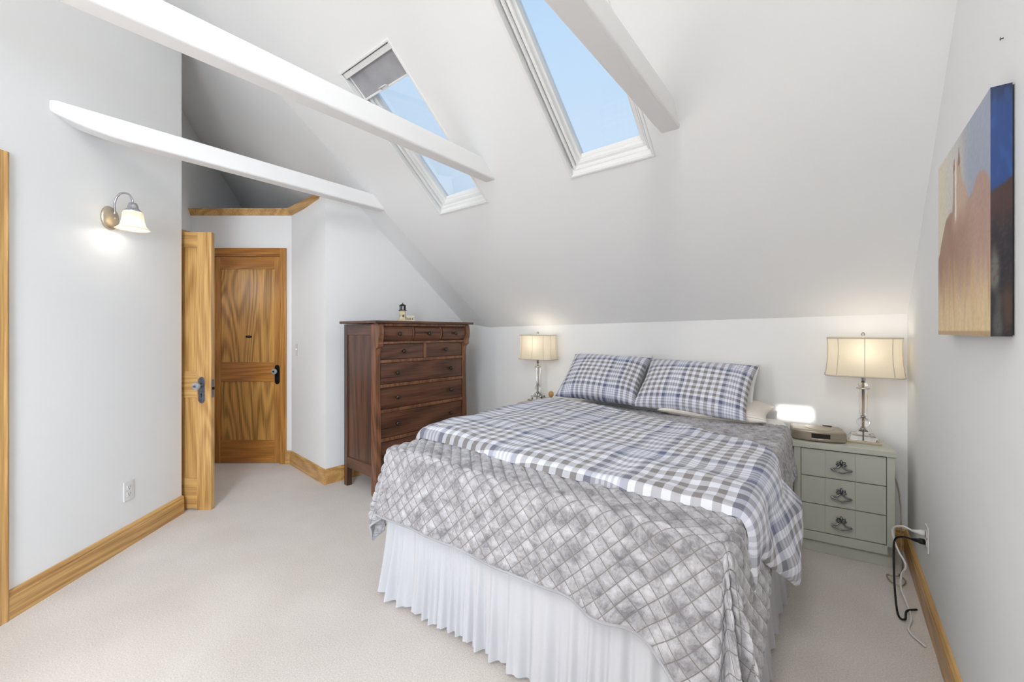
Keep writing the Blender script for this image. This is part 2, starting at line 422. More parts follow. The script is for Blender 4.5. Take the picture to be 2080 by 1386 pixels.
# plan of the left side
LN = Vector((.739, .673)).normalized(); LT = Vector((LN.y, -LN.x))          # left wall normal (into room), direction towards camera
L0 = Vector((-3.671, .880))                                                 # far end (outer corner) of the left wall
L1 = L0 + LT * 2.10
DW0 = Vector((-3.402, 1.795)); DW1 = Vector((-3.318, KY))                   # dresser wall
FZ = 4.05
IN = cw((592 - 1040) / FPX * FZ, FZ).xy; FL = cw((384 - 1040) / FPX * FZ, FZ).xy   # far door wall ends
def hall_x(Z): return (388 - 1040) / FPX * FZ - .2 * (Z - FZ)
H0, H1 = cw(hall_x(2.96), 2.96).xy, cw(hall_x(6.2), 6.2).xy
RE = cw(-3.2, 2.96).xy

wall('wall_far', (-3.45, KY), (XR + .1, KY), (0, 1), 'low white knee wall behind the bed and nightstands', top=None, extra=0.06)
wall('wall_right', (XR, BACK), (XR, KY), (1, 0), 'tall white wall on the right where the horse painting hangs')
wall('wall_left', L0, L1, -LN, 'long white angled wall with the sconce on the left', thick=.07)
wall('wall_hall_return', L0 - LN * .07 + LT * .0, RE, cw(0, -1).xy, 'hidden return of the left wall into the hall', thick=.05)
wall('wall_left_back', L1, (L1.x, BACK), (-1, 0), 'white wall behind the camera on the left')
wall('wall_back', (L1.x - .1, BACK), (XR + .1, BACK), (0, -1), 'white wall with two added windows behind the camera')
TRIM_Z = 2.435
wall('wall_dresser', DW0, DW1, (-1, .05), 'white wall behind the dark wooden dresser', thick=.12, cap=TRIM_Z + .02, n=60)
wall('wall_nook', DW0, IN, (0, 1), 'narrow white return wall with the light switch beside the far door', top=TRIM_Z + .02, thick=.12)
DOOR_XL, DOOR_XR, DOOR_H = (432 - 1040) / FPX * FZ, (569 - 1040) / FPX * FZ, 2.03
_xa, _xb = (384 - 1040) / FPX * FZ, (592 - 1040) / FPX * FZ
b = MB(); RZ = Matrix.Rotation(TH, 4, 'Z')
for x0, x1, z0, z1 in ((_xa, DOOR_XL - .006, 0, TRIM_Z + .02), (DOOR_XR + .006, _xb, 0, TRIM_Z + .02), (DOOR_XL - .006, DOOR_XR + .006, DOOR_H + .015, TRIM_Z + .02)):
    b.box(x0, x1, FZ, FZ + .08, z0, z1, RZ)
structure(b.build('wall_door', M['wall']), 'white wall around the closed oak door in the hall', 'wall')
wall('wall_hall', H0, H1, cw(-1, 0).xy, 'shadowy white hall wall rising above the oak ledge trim', n=30, extra=.1)
wall('wall_loft', H1, (-3.40, 3.9), (0, 1), 'white wall closing the loft above the hall door', n=20, extra=.1)

# ceiling
WIN = [(-1.311, -.783), (-2.518, -2.002)]            # outer x of the two skylights
SL = math.sqrt(1 + MS * MS)
WS0, WS1 = 1.393, 2.524                               # slope coordinates of their ends
def slope_y(s): return KY - s / SL
HB = .016                                             # bead width on the ceiling face
b = MB(); TCK = .13
ys = [KY + .1, slope_y(WS0 + HB - .008), slope_y(WS1 - HB + .008), RIDGE]
for j in range(3):
    ya, yb = ys[j], ys[j + 1]
    hx = sorted([(x0 + HB - .008, x1 - HB + .008) for x0, x1 in WIN])
    cuts = [None] + [c for h in hx for c in h] + [XR + .05]
    for i in range(len(cuts) - 1):
        if j == 1 and i in (1, 3): continue
        q = []
        for y in (ya, yb):
            xa = crease_x(y) if cuts[i] is None else cuts[i]
            q += [(xa, y), (cuts[i + 1], y)]
        lo = [(x, y, z_main(x, y)) for x, y in q]; hi = [(x, y, z_main(x, y) + TCK) for x, y in q]
        b.add(lo + hi, [(0, 1, 3, 2), (4, 6, 7, 5), (0, 4, 5, 1), (2, 3, 7, 6), (0, 2, 6, 4), (1, 5, 7, 3)])
# nook plane left of the crease, drawn to beyond the hall wall
q = [(crease_x(KY + .6), KY + .6), (-8.2, KY + .6), (-8.2, RIDGE), (crease_x(RIDGE), RIDGE)]
b.add([(x, y, z_nook(x, y)) for x, y in q] + [(x, y, z_nook(x, y) + TCK) for x, y in q], [(0, 1, 2, 3), (7, 6, 5, 4), (0, 4, 5, 1), (1, 5, 6, 2), (2, 6, 7, 3), (3, 7, 4, 0)])
# back slope with a small unseen opening added to shape the sun patch
SO = (-.71, -.52, -2.025, -1.945)
xs = [-8.2, crease_x(RIDGE), SO[0], SO[1], XR + .1]; yb_ = [RIDGE, SO[3], SO[2], BACK - .1]
for i in range(4):
    for j in range(3):
        if i == 2 and j == 1: continue
        q = [(xs[i], yb_[j]), (xs[i + 1], yb_[j]), (xs[i], yb_[j + 1]), (xs[i + 1], yb_[j + 1])]
        lo = [(x, y, z_ceil(x, y)) for x, y in q]
        b.add(lo + [(x, y, z + .03) for x, y, z in lo], [(0, 1, 3, 2), (4, 6, 7, 5), (0, 4, 5, 1), (2, 3, 7, 6), (0, 2, 6, 4), (1, 5, 7, 3)])
structure(b.build('ceiling', M['ceil'], weld=False), 'white steeply sloping attic ceiling', 'ceiling')

# skylights: local frame on the slope (x right, y up-slope, z outward)
def slope_frame(x, s):
    y = slope_y(s); X = Vector((1, 0, MB_)).normalized(); Y = Vector((0, -1, MS)).normalized(); Z = X.cross(Y)
    if Z.z < 0: Z = -Z
    X = Y.cross(Z)
    Mx = Matrix((X, Y, Z)).transposed().to_4x4(); Mx.translation = Vector((x, y, z_main(x, y)))
    return Mx

def ring(bld, w, h, prof):
    """sweep profile (inset, depth) around a w x h rectangle centred on x, starting at y=0"""
    vs = []
    for ins, d in prof:
        vs += [(-w / 2 + ins, ins, d), (w / 2 - ins, ins, d), (w / 2 - ins, h - ins, d), (-w / 2 + ins, h - ins, d)]
    fs = [(4 * i + k, 4 * i + (k + 1) % 4, 4 * (i + 1) + (k + 1) % 4, 4 * (i + 1) + k) for i in range(len(prof) - 1) for k in range(4)]
    bld.add(vs, fs)

def skylight(name, x0, x1, label, blind):
    Mx = slope_frame((x0 + x1) / 2, WS0); w, h = x1 - x0, WS1 - WS0
    t = empty(name); t.matrix_world = Mx; structure(t, label, 'window')
    a = MB(); ring(a, w, h, [(HB, .012), (HB, -.004), (HB - .003, -.008), (.003, -.008), (0, -.004), (0, .003)]); a.build('casing_bead', M['white'], t)
    a = MB(); ring(a, w, h, [(HB - .002, .010), (HB - .002, .050), (HB + .014, .050)]); a.build('lining', M['wall'], t)
    a = MB(); ring(a, w, h, [(HB + .010, .075), (HB + .010, .030), (HB + .013, .026), (HB + .019, .026), (HB + .022, .030), (HB + .022, .075)]); a.build('frame', M['white'], t)
    a = MB(); ring(a, w, h, [(HB + .026, .125), (HB + .026, .050), (HB + .029, .046), (HB + .044, .046), (HB + .047, .054), (HB + .047, .066), (HB + .052, .072), (HB + .060, .076), (HB + .063, .104), (HB + .063, .125)]); a.build('sash', M['white'], t)
    a = MB(); a.box(-w / 2 + .06, w / 2 - .06, .06, h - .06, .104, .108); a.build('pane', M['glass'], t)
    if blind:
        a = MB(); a.box(-w / 2 + .020, w / 2 - .020, h - .052, h - .020, .004, .044)
        c = a.build('blind_cassette', M['white'], t, bevel=.003)
        for xx in (-w / 2 + .10, w / 2 - .06, -w / 2 + .025):
            a = MB(); a.box(xx - .018, xx + .018, h - .020, h - .0165, .008, .04); a.build('bracket', M['steel'], c)
        a = MB(); n = 18; vs = []
        for i in range(n + 1):
            for j in range(9):
                xx = -w / 2 + .030 + (w - .06) * i / n; yy = h - .045 - .155 * j / 8
                vs.append((xx, yy, .030 + .004 * noise.noise((xx * 9, yy * 14, 3))))
        a.add(vs, [(i * 9 + j, (i + 1) * 9 + j, (i + 1) * 9 + j + 1, i * 9 + j + 1) for i in range(n) for j in range(8)], True)
        c = a.build('blind_fabric', M['blind'], t)
        a = MB(); a.box(-w / 2 + .028, w / 2 - .028, h - .208, h - .196, .024, .036); r = a.build('bottom_rail', M['white'], t, bevel=.002)
        a = MB(); a.tube([(-.028, h - .200, .024), (-.028, h - .185, .004), (.034, h - .185, .004), (.034, h - .200, .024)], .004, 6); a.build('pull_handle', M['white'], r)
    return t
skylight('window_1', *WIN[0], 'large bright skylight above the bed, partly hidden by the nearest beam', False)
skylight('window_2', *WIN[1], 'narrow skylight with a grey blind rolled down a little', True)

# unseen glowing windows added to light the room
def fill_window(name, loc, rz, w, label):
    t = empty(name, loc, rz); structure(t, label, 'window')
    a = MB(); a.box(-w / 2, w / 2, -.01, -.004, -.7, .7); a.build('pane', M['fill_pane'], t)
    for x in (-w / 2 - .05, w / 2): a = MB(); a.box(x, x + .05, -.02, .025, -.75, .75); a.build('casing', M['oak_z'], t)
    for z in (-.75, .70): a = MB(); a.box(-w / 2, w / 2, -.02, .025, z, z + .05); a.build('casing', M['oak_x'], t)
fill_window('added_window_3', (-.36, BACK + .021, 1.45), 0, 1.25, 'added glowing window behind the camera, nearer the right wall')
fill_window('added_window_4', (-1.55, BACK + .021, 1.45), 0, .80, 'added glowing window behind the camera, farther from the right wall')
fill_window('added_window_5', (XR - .021, -1.25, 1.45), math.pi / 2, 1.55, 'added glowing window in the right wall behind the camera')

fill_window('added_window_6', (L1.x + .021, -2.1, 1.45), -math.pi / 2, 1.35, 'added glowing window in the left wall behind the camera')

def fill_skylight(name, x, label):  # unseen skylight added to light the bed and far floor
    n_ = Vector((0, MS, -1)).normalized(); Y = Vector((0, 1, MS)).normalized(); X = Y.cross(n_)
    Mx = Matrix((X, Y, n_)).transposed().to_4x4(); y = -1.50; Mx.translation = Vector((x, y, z_ceil(x, y) - .002))
    t = empty(name); t.matrix_world = Mx; structure(t, label, 'window')
    a = MB(); a.box(-.26, .26, -.52, .52, .002, .008); a.build('pane', M['fill_pane'], t)
    for x0, x1, y0, y1 in ((-.30, -.26, -.56, .56), (.26, .30, -.56, .56), (-.26, .26, -.56, -.52), (-.26, .26, .52, .56)):
        a = MB(); a.box(x0, x1, y0, y1, .001, .02); a.build('casing', M['white'], t)
fill_skylight('added_window_7', -.12, 'added glowing skylight in the back slope behind the camera, nearer the right wall')
fill_skylight('added_window_8', -1.40, 'added glowing skylight in the back slope behind the camera, farther from the right wall')
hp = cw(hall_x(3.45) + .012, 3.45, 1.45)  # hidden window added to brighten the hall
fill_window('added_window_9', hp, TH - math.pi / 2 - .197, .55, 'added glowing window in the hall wall behind the open oak door')

# beams
BZ0, BZ1 = 2.338, 2.452
def beam(x0, x1, yend, label, curl=None):
    a = MB(); xm = (x0 + x1) / 2
    yf = lambda z: KY - (z - MA - MB_ * xm) / MS + .03
    foot = [(yend, BZ0)] if curl is None else [(curl - .12, BZ0 + .075), (curl - .02, BZ0 + .055), (curl + .05, BZ0 + .036), (curl + .13, BZ0 + .016), (curl + .22, BZ0 + .004), (curl + .30, BZ0)]
    poly = foot + [(yf(BZ0), BZ0), (yf(BZ1), BZ1), (yend, BZ1)]
    a.prism(poly, 'x', x0, x1)
    o = a.build('ceiling_beam', M['beam'], bevel=.012, bseg=3)
    structure(o, label, 'beam')
lw_y = lambda x: L0.y + LT.y * (x - L0.x) / LT.x
beam(-.727, -.625, -2.9, 'white ceiling beam crossing the large skylight')
beam(-1.935, -1.84, lw_y(-1.90) - .06, 'long white ceiling beam crossing the narrow blinded skylight')
beam(-3.155, -3.06, lw_y(-3.11) - .03, 'white ceiling beam running from the sconce wall towards the dresser', lw_y(-3.06))

# ------------------------------------------------------------------ baseboards and trim
def run_profile(name, pts, n_in, prof, mat, parent=None):
    """sweep (out, z) profile along plan points, mitred; n_in: side the profile grows to is left normal * n_in"""
    P = [Vector(p) for p in pts]; m = len(prof); vs = []
    for i, p in enumerate(P):
        d0 = (P[i] - P[i - 1]).normalized() if i else (P[1] - P[0]).normalized()
        d1 = (P[i + 1] - P[i]).normalized() if i < len(P) - 1 else d0
        a0 = Vector((-d0.y, d0.x)) * n_in; a1 = Vector((-d1.y, d1.x)) * n_in
        bis = (a0 + a1).normalized(); k = 1 / max(.3, bis.dot(a0))
        for o_, z_ in prof: vs.append((p.x + bis.x * o_ * k, p.y + bis.y * o_ * k, z_))
    fs = [(i * m + k, i * m + (k + 1) % m, (i + 1) * m + (k + 1) % m, (i + 1) * m + k) for i in range(len(P) - 1) for k in range(m)]
    fs += [list(range(m))[::-1], list(range((len(P) - 1) * m, len(P) * m))]
    a = MB(); a.add(vs, fs); return a.build(name, mat, parent)
BP = [(0, 0), (.018, 0), (.018, .098), (.014, .102), (.014, .106), (.016, .110), (.016, .117), (.008, .126), (0, .128)]

def oak_along(direction, dark=OAK_D, light=OAK_L, nm='oak_run'):
    """oak whose grain runs along a plan direction: rotate coordinates first"""
    m = wood(nm, dark, light, 'x'); nt = m.node_tree
    mp = [n for n in nt.nodes if n.type == 'MAPPING'][0]
    rot = nt.nodes.new('ShaderNodeVectorRotate'); rot.rotation_type = 'Z_AXIS'
    rot.inputs['Angle'].default_value = -math.atan2(direction.y, direction.x)
    tc = [n for n in nt.nodes if n.type == 'TEX_COORD'][0]
    nt.links.new(tc.outputs['Object'], rot.inputs['Vector']); nt.links.new(rot.outputs[0], mp.inputs['Vector'])
    return m
M['oak_left'] = oak_along(LT, nm='oak_left_run')
d3a = 1.10                                        # door_3 casing begins this far along the left wall
structure(run_profile('baseboard_left', [L0 - LT * .0 - LN * .05, L0, L0 + LT * d3a][1:], 1, BP, M['oak_left']), 'oak baseboard along the angled left wall', 'baseboard')
structure(run_profile('baseboard_right', [(XR, -1.0), (XR, KY)], 1, BP, M['oak_y']), 'oak baseboard along the right wall below the painting', 'baseboard')
structure(run_profile('baseboard_far', [(XR, KY), (-3.3, KY)], 1, BP, M['oak_x']), 'oak baseboard along the knee wall behind the bed', 'baseboard')
fd = (IN - FL).normalized()
door_r = cw((581 - 1040) / FPX * FZ, FZ).xy
structure(run_profile('baseboard_nook', [DW1, DW0, IN, door_r], 1, BP, M['oak_x']), 'oak baseboard turning the corner beside the dresser', 'baseboard')

TP = [(0, .0), (.012, .0), (.018, .012), (.030, .030), (.046, .044), (.050, .050), (.050, .058), (0, .058)]
TP = [(o, z + TRIM_Z - .01) for o, z in TP]
structure(run_profile('trim_1', [DW0 + Vector((-.03, .03)), IN, FL + fd * .02], 1, TP, M['oak_x']), 'oak ledge moulding above the hall door, running to the dresser wall', 'trim')

# ------------------------------------------------------------------ doors
def panel_door(t, W, Hd, th, stile, rails, stile_m, rail_m, panel_m, prefix=''):
    """local: x 0..W, y 0 (front) .. th (back), z 0..Hd; rails = [(z0,z1)...] bottom to top"""
    for x in (0, W - stile):
        a = MB(); a.box(x, x + stile, 0, th, 0, Hd); a.build('stile', stile_m, t, bevel=.003)
    for z0, z1 in rails:
        a = MB(); a.box(stile, W - stile, .0008, th - .0008, z0, z1); a.build('rail', rail_m, t, bevel=.0025)
    for i in range(len(rails) - 1):
        a = MB(); a.box(stile - .004, W - stile + .004, .010, th - .010, rails[i][1] - .004, rails[i + 1][0] + .004); a.build('panel', panel_m, t)

def knob_set(t, x, z, y, plate_m, n=-1, plate_h=.135):
    """escutcheon with keyhole and glass knob on the face y, facing n along y"""
    pl = []
    for k in range(17):
        a_ = math.pi * k / 16; pl.append((x + .024 * math.cos(a_), z + .03 + .03 * math.sin(a_)))
    for k in range(17):
        a_ = math.pi + math.pi * k / 16; pl.append((x + .024 * math.cos(a_), z - .10 + .03 * math.sin(a_)))
    a = MB(); a.prism([(p, q) for p, q in pl], 'y', y, y + n * .005); p = a.build('escutcheon', plate_m, t, bevel=.0015)
    a = MB(); a.box(x - .003, x + .003, min(y + n * .0046, y + n * .0056), max(y + n * .0046, y + n * .0056), z - .088, z - .066)
    a.lathe([(.005, -.0005), (.005, .0006)], 12, Matrix.Translation((x, y + n * .005, z - .064)) @ Matrix.Rotation(math.pi / 2 * n * -1, 4, 'X')); a.build('keyhole', M['black'], p)
    R = Matrix.Translation((x, y, z)) @ Matrix.Rotation(math.pi / 2 * (-n), 4, 'X')
    a = MB(); a.lathe([(.016, 0), (.016, .008), (.009, .014), (.009, .034), (.015, .038), (.015, .042)], 20, R); k = a.build('knob', plate_m, t)
    a = MB(); a.lathe([(.012, .040), (.026, .046), (.028, .054), (.026, .062), (.018, .068), (.0, .069)], 12, R); a.build('glass', M['glassknob'], k)
    a = MB(); a.lathe([(.009, .066), (.009, .0705), (.0, .071)], 12, R); a.build('boss', plate_m, k)

def z_at(py, Z): return CAMH + (672 - py) / FPX * Z
# door_1: closed door in the far hall wall
ang_f = math.atan2(fd.y, fd.x)
xl = (432 - 1040) / FPX * FZ; xr_ = (569 - 1040) / FPX * FZ; W1 = xr_ - xl
p = cw(xl, FZ + .016)
d1 = empty('door_1', (p.x, p.y, 0), ang_f); structure(d1, 'closed oak two-panel door at the end of the hall', 'door')
H1d = 2.03
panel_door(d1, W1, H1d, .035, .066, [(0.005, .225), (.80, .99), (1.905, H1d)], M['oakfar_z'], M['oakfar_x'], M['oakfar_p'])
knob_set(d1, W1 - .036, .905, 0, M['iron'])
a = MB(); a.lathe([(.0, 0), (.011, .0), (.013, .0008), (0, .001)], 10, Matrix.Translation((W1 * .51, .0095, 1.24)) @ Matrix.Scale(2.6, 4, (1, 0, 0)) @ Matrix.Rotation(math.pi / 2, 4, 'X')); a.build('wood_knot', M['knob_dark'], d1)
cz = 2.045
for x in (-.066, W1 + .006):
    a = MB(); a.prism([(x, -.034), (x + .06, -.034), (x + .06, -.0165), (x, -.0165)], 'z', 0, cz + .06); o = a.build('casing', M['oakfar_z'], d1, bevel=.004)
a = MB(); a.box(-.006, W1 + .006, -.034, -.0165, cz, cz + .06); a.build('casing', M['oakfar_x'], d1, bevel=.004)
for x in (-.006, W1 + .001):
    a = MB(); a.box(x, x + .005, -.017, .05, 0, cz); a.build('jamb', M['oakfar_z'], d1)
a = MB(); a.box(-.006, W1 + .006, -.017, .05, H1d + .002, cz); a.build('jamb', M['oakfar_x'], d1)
# door_2: open leaf behind the end of the left wall
DZ = 3.0
p = cw((428.5 - 1040) / FPX * DZ - .78, DZ)
d2 = empty('door_2', (p.x, p.y, 0), TH); structure(d2, 'open oak door standing beside the end of the left wall', 'door')
H2 = 2.015
panel_door(d2, .78, H2, .038, .102, [(.012, .23), (.815, 1.005), (1.905, H2)], M['oak_z'], M['oak_x'], M['oak_z'])
knob_set(d2, .78 - .066, .905, 0, M['steel'])
a = MB(); a.box(.7795, .7815, .008, .030, .815, .945); lp = a.build('latch_plate', M['steel'], d2)
a = MB(); a.box(.781, .787, .012, .026, .872, .89); a.build('latch_bolt', M['iron'], lp)
# door_3: cased door at the left edge of the picture
p = L0 + LT * d3a
d3 = empty('door_3', (p.x, p.y, 0), math.atan2(LT.y, LT.x)); structure(d3, 'oak door casing at the left edge of the wall', 'door')
CP = [(0, 0), (0, .018), (.010, .022), (.020, .018), (.060, .016), (.075, .020), (.085, .014), (.085, 0)]
a = MB(); a.prism(CP, 'z', 0, 2.098); a.build('casing', M['oak_z'], d3)
a = MB(); a.prism([(.87 - x, y) for x, y in CP], 'z', 0, 2.098); a.build('casing', M['oak_z'], d3)
a = MB(); a.prism([(y, 2.098 - x) for x, y in CP], 'x', .08, .79); a.build('casing', M['oak_x'], d3)
e3 = .72
for x in (.085, .085 + e3 - .1 - .02):
    a = MB(); a.box(x, x + .1, .0, .012, 0.01, 2.013); a.build('stile', M['oak_z'], d3)
for z0, z1 in ((.01, .23), (.815, 1.0), (1.9, 2.013)):
    a = MB(); a.box(.185, .685, .0, .011, z0, z1); a.build('rail', M['oak_x'], d3)
for z0, z1 in ((.23, .815), (1.0, 1.9)):
    a = MB(); a.box(.185, .685, .0, .004, z0, z1); a.build('panel', M['oak_z'], d3)

# ------------------------------------------------------------------ outlets, switch, nail
def duplex(name, loc, rz, label):
    """plate on a wall; local +y is out of the wall"""
    t = empty(name, loc, rz, label, 'outlet')
    a = MB(); a.box(-.035, .035, .0005, .006, -.058, .058); a.build('cover_plate', M['plastic'], t, bevel=.002)
    for z in (-.02, .02):
        a = MB(); a.box(-.017, .017, .005, .0085, z - .014, z + .014); s = a.build('socket', M['plastic'], t, bevel=.003)
        for x in (-.007, .006): a = MB(); a.box(x - .001, x + .001, .0082, .0089, z - .002, z + .007); a.build('slot', M['iron'], s)
        a = MB(); a.box(-.002, .002, .0082, .0089, z - .010, z - .006); a.build('slot', M['iron'], s)
    return t
rzL = math.atan2(LN.y, LN.x) - math.pi / 2
duplex('wall_outlet', (-3.368, .548 + .0, .334), rzL, 'white duplex outlet low on the wall below the sconce')
OUTY = 2.674
duplex('wall_outlet', (XR, OUTY, .345), math.pi / 2, 'white outlet with two cords plugged in beside the nightstand')
# put the left one exactly on the wall plane
for o in COL.objects:
    if o.name == 'wall_outlet':
        q = Vector(o.location.xy); q -= LN * ((q - L0).dot(LN)); o.location.xy = q
nd = (DW0 - IN).normalized(); nn_ = Vector((nd.y, -nd.x))
if nn_.y > 0: nn_ = -nn_
q = IN + nd * .16
t = empty('light_switch', (q.x, q.y, 1.12), math.atan2(nn_.y, nn_.x) - math.pi / 2, 'white toggle light switch on the return wall beside the far door', 'light switch')
a = MB(); a.box(-.037, .037, .0005, .006, -.058, .058); a.build('cover_plate', M['plastic'], t, bevel=.002)
a = MB(); a.box(-.005, .005, .005, .022, -.002, .010); a.build('toggle', M['white'], t, bevel=.002)
a = MB(); a.lathe([(.0015, 0), (.0015, .004), (.004, .0045), (.004, .006)], 10, Matrix.Translation((XR, 1.59, 2.04)) @ Matrix.Rotation(-math.pi / 2, 4, 'Y'))
tag(a.build('picture_nail', M['steel']), 'tiny grey nail in the right wall above the painting', 'nail')

# ================================================================== WALL SCONCE
q = L0 + LT * ((Vector((-3.282, .4535)) - L0).dot(LT))
sc_ = empty('wall_sconce', (q.x, q.y, 1.945), rzL, 'brushed nickel wall sconce with a lit frosted bell shade', 'wall lamp')
R = Matrix.Rotation(-math.pi / 2, 4, 'X')
a = MB(); a.lathe([(.056, 0), (.056, .006), (.050, .014), (.034, .022), (.018, .026), (.0, .027)], 28, R @ Matrix.Scale(1.2, 4, (0, 1, 0))); bp_ = a.build('backplate', M['champagne'], sc_)
a = MB(); a.lathe([(.004, .024), (.005, .034), (.0, .038)], 10, R @ Matrix.Translation((0, .0, 0))); a.build('finial', M['champagne'], bp_)
a = MB(); a.tube([(0, .02, .02)] + spline([(0, .03, .03), (0, .032, .10), (0, .060, .142), (0, .100, .142), (0, .124, .11), (0, .128, .085)], 8), .0055, 10); a.build('arm', M['chrome'], sc_)
a = MB(); a.lathe([(.008, .092), (.018, .088), (.024, .070), (.026, .058), (.034, .050), (.040, .042), (.040, .038)], 24, None, 0, .128); a.build('cap', M['chrome'], sc_)
sh = [(.036, .044), (.043, .036), (.047, .030), (.048, .010), (.051, -.015), (.056, -.035), (.062, -.048), (.075, -.058), (.080, -.062), (.078, -.065), (.072, -.062), (.058, -.050), (.048, -.020), (.045, .010), (.044, .028)]
a = MB(); a.lathe(sh, 32, None, 0, .128, closed=False); a.build('glass_shade', M['frost'], sc_)
a = MB(); a.lathe([(.0, .03), (.012, .028), (.013, .012), (.022, -.005), (.022, -.018), (.012, -.032), (0, -.035)], 14, None, 0, .128); a.build('bulb', M['bulb'], sc_)

def lamp_light(name, loc, watts, r=.02, color=(1, .78, .5)):
    d = bpy.data.lights.new(name, 'POINT'); d.energy = watts; d.color = color; d.shadow_soft_size = r
    o = bpy.data.objects.new(name, d); COL.objects.link(o); o.location = loc; return o
w = sc_.matrix_basis @ Vector((0, .128, -.045))
lamp_light('sconce_light', w, .85, .03, (1, .95, .87))

# ================================================================== PAINTING
PX0, PX1, PZ0, PZ1, PT = 2.148, 1.504, 1.286, 1.889, .039
def mixc(a, b, t): t = max(0, min(1, t)); return tuple(x + (y - x) * t for x, y in zip(a, b))
def sst(a, b, x): t = max(0, min(1, (x - a) / (b - a))); return t * t * (3 - 2 * t)
def paint_front(u, v):
    nz = lambda a, b_, s=0: noise.noise((u * a + s, v * b_, s * 3.1))
    bg = mixc((222, 212, 186), (150, 160, 182), sst(.30, .75, u + .1 * nz(3, 5)))
    bg = mixc(bg, (205, 205, 205), .5 * sst(.2, -.1, abs(u - .35) - .1))
    bg = mixc(bg, (228, 220, 190), .6 * sst(.25, .0, u))
    c = bg
    wob = .012 * nz(14, 14, 2)
    # back line of the horses
    top = .66
    if u < .27: top = .40 + .26 * sst(-.10, .27, u)
    elif u > .62: top = .64 + .075 * math.exp(-((u - .86) / .11) ** 2) - .04 * sst(.93, 1.05, u)
    top += wob
    body = mixc((172, 132, 106), (150, 106, 80), .5 + .8 * nz(5, 3, 4))
    body = mixc(body, (186, 150, 136), .6 * sst(.62, .8, u))
    inb = sst(-.008, .012, top - v)
    c = mixc(c, body, inb)
    # head and neck facing the viewer
    hw = .055 + .10 * sst(.88, .62, v) ** 1.5
    hc = .47 + .05 * sst(.85, .6, v)
    if .50 < v < .90:
        m = sst(.02, -.02, abs(u - hc) - hw + wob) * sst(.905, .88, v) * sst(.50, .66, v)
        c = mixc(c, mixc((196, 164, 136), (160, 118, 92), .5 + nz(9, 4, 6)), m)
        bl = sst(.012, -.006, abs(u - .425 - .01 * nz(3, 9, 8)) - .014)
        c = mixc(c, (238, 232, 222), bl * sst(.57, .62, v))
        c = mixc(c, (150, 104, 80), .7 * sst(.012, 0, abs(u - .39) - .008) * sst(.56, .7, v))
    for eu in (.395, .495):
        hgt = .955 if eu > .45 else .925
        if .86 < v < hgt:
            wd = .020 * (1 - (v - .86) / (hgt - .86)) ** .7
            c = mixc(c, (138, 92, 72), sst(.006, -.002, abs(u - eu) - wd))
    # dripping legs and pale ground
    st = .5 + .5 * noise.noise((u * 26, v * 1.6, 7)); g = sst(.42, .10, v + .16 * (st - .5))
    gold = mixc((214, 172, 108), (240, 218, 168), st)
    c = mixc(c, gold, g)
    leg = sst(.55, .72, .5 + .5 * noise.noise((u * 17 + 3, v * 1.2, 11)))
    c = mixc(c, (190, 138, 82), leg * sst(.02, .25, v) * sst(.46, .34, v) * .7)
    if v < .02: c = mixc(c, (150, 110, 60), .6)
    k = 1 + .05 * nz(40, 60, 12)
    return tuple(min(255, (x + (255 - x) * .12) * k) for x in c)
def paint_side(d, v):
    n1 = noise.noise((d * 3, v * 16, 1)); n2 = noise.noise((d * 8, v * 60, 5))
    c = mixc((22, 58, 116), (14, 34, 70), sst(.9, 1.0, v) + .4 * n1)
    c = mixc(c, (40, 84, 150), .5 * sst(.0, .5, n1))
    edge = .58 + .05 * d
    br = mixc((62, 38, 34), (24, 20, 28), sst(.58, .35, v) + .3 * n1)
    c = mixc(c, br, sst(.01, -.01, v - edge + .01 * n2))
    c = mixc(c, (96, 96, 88), .9 * sst(.09, .03, math.hypot((d - .2) * .25, (v - .26) * .75) + .02 * n1))
    c = mixc(c, (88, 96, 88), .7 * sst(.09, .03, math.hypot((d - .35) * .3, (v - .07) * .8) + .03 * n1))
    c = mixc(c, (92, 64, 38), .6 * sst(.08, .02, math.hypot((d - .8) * .2, (v - .12) * .6)))
    c = mixc(c, (70, 44, 40), .5 * sst(.15, .4, n2) * sst(.6, .5, v))
    return c
pt = empty('horse_painting', (XR, (PX0 + PX1) / 2, PZ0), 0, 'frameless canvas painting of a horse hanging on the right wall', 'painting')
a = MB(); a.col = []; nu, nv = 110, 110
yy = lambda u: (PX0 + (PX1 - PX0) * u) - (PX0 + PX1) / 2
for i in range(nu + 1):
    for j in range(nv + 1):
        u, v = i / nu, j / nv
        a.v.append((-PT, yy(u), v * (PZ1 - PZ0))); a.col.append(lin(*paint_front(u, v)))
for i in range(nu):
    for j in range(nv): k = i * (nv + 1) + j; a.f.append((k, k + 1, k + nv + 2, k + nv + 1))
a.build('canvas_front', M['paint'], pt)
a = MB(); a.col = []; nd_ = 12
for s_, yv in ((0, yy(1)), (1, yy(0))):
    base = len(a.v)
    for i in range(nd_ + 1):
        for j in range(nv + 1):
            d, v = i / nd_, j / nv
            a.v.append((-PT + (PT - .004) * d, yv, v * (PZ1 - PZ0))); a.col.append(lin(*paint_side(d, v)))
    for i in range(nd_):
        for j in range(nv):
            k = base + i * (nv + 1) + j; q_ = (k, k + 1, k + nv + 2, k + nv + 1); a.f.append(q_ if s_ == 0 else q_[::-1])
base = len(a.v)
for z_, cc in ((0, (70, 50, 34)), (PZ1 - PZ0, (30, 50, 90))):
    b0 = len(a.v)
    for x_, y_ in ((-PT, yy(0)), (-PT, yy(1)), (-.004, yy(1)), (-.004, yy(0))): a.v.append((x_, y_, z_)); a.col.append(lin(*cc))
    a.f.append((b0, b0 + 1, b0 + 2, b0 + 3) if z_ else (b0 + 3, b0 + 2, b0 + 1, b0))
a.build('canvas_edge', M['paint'], pt)
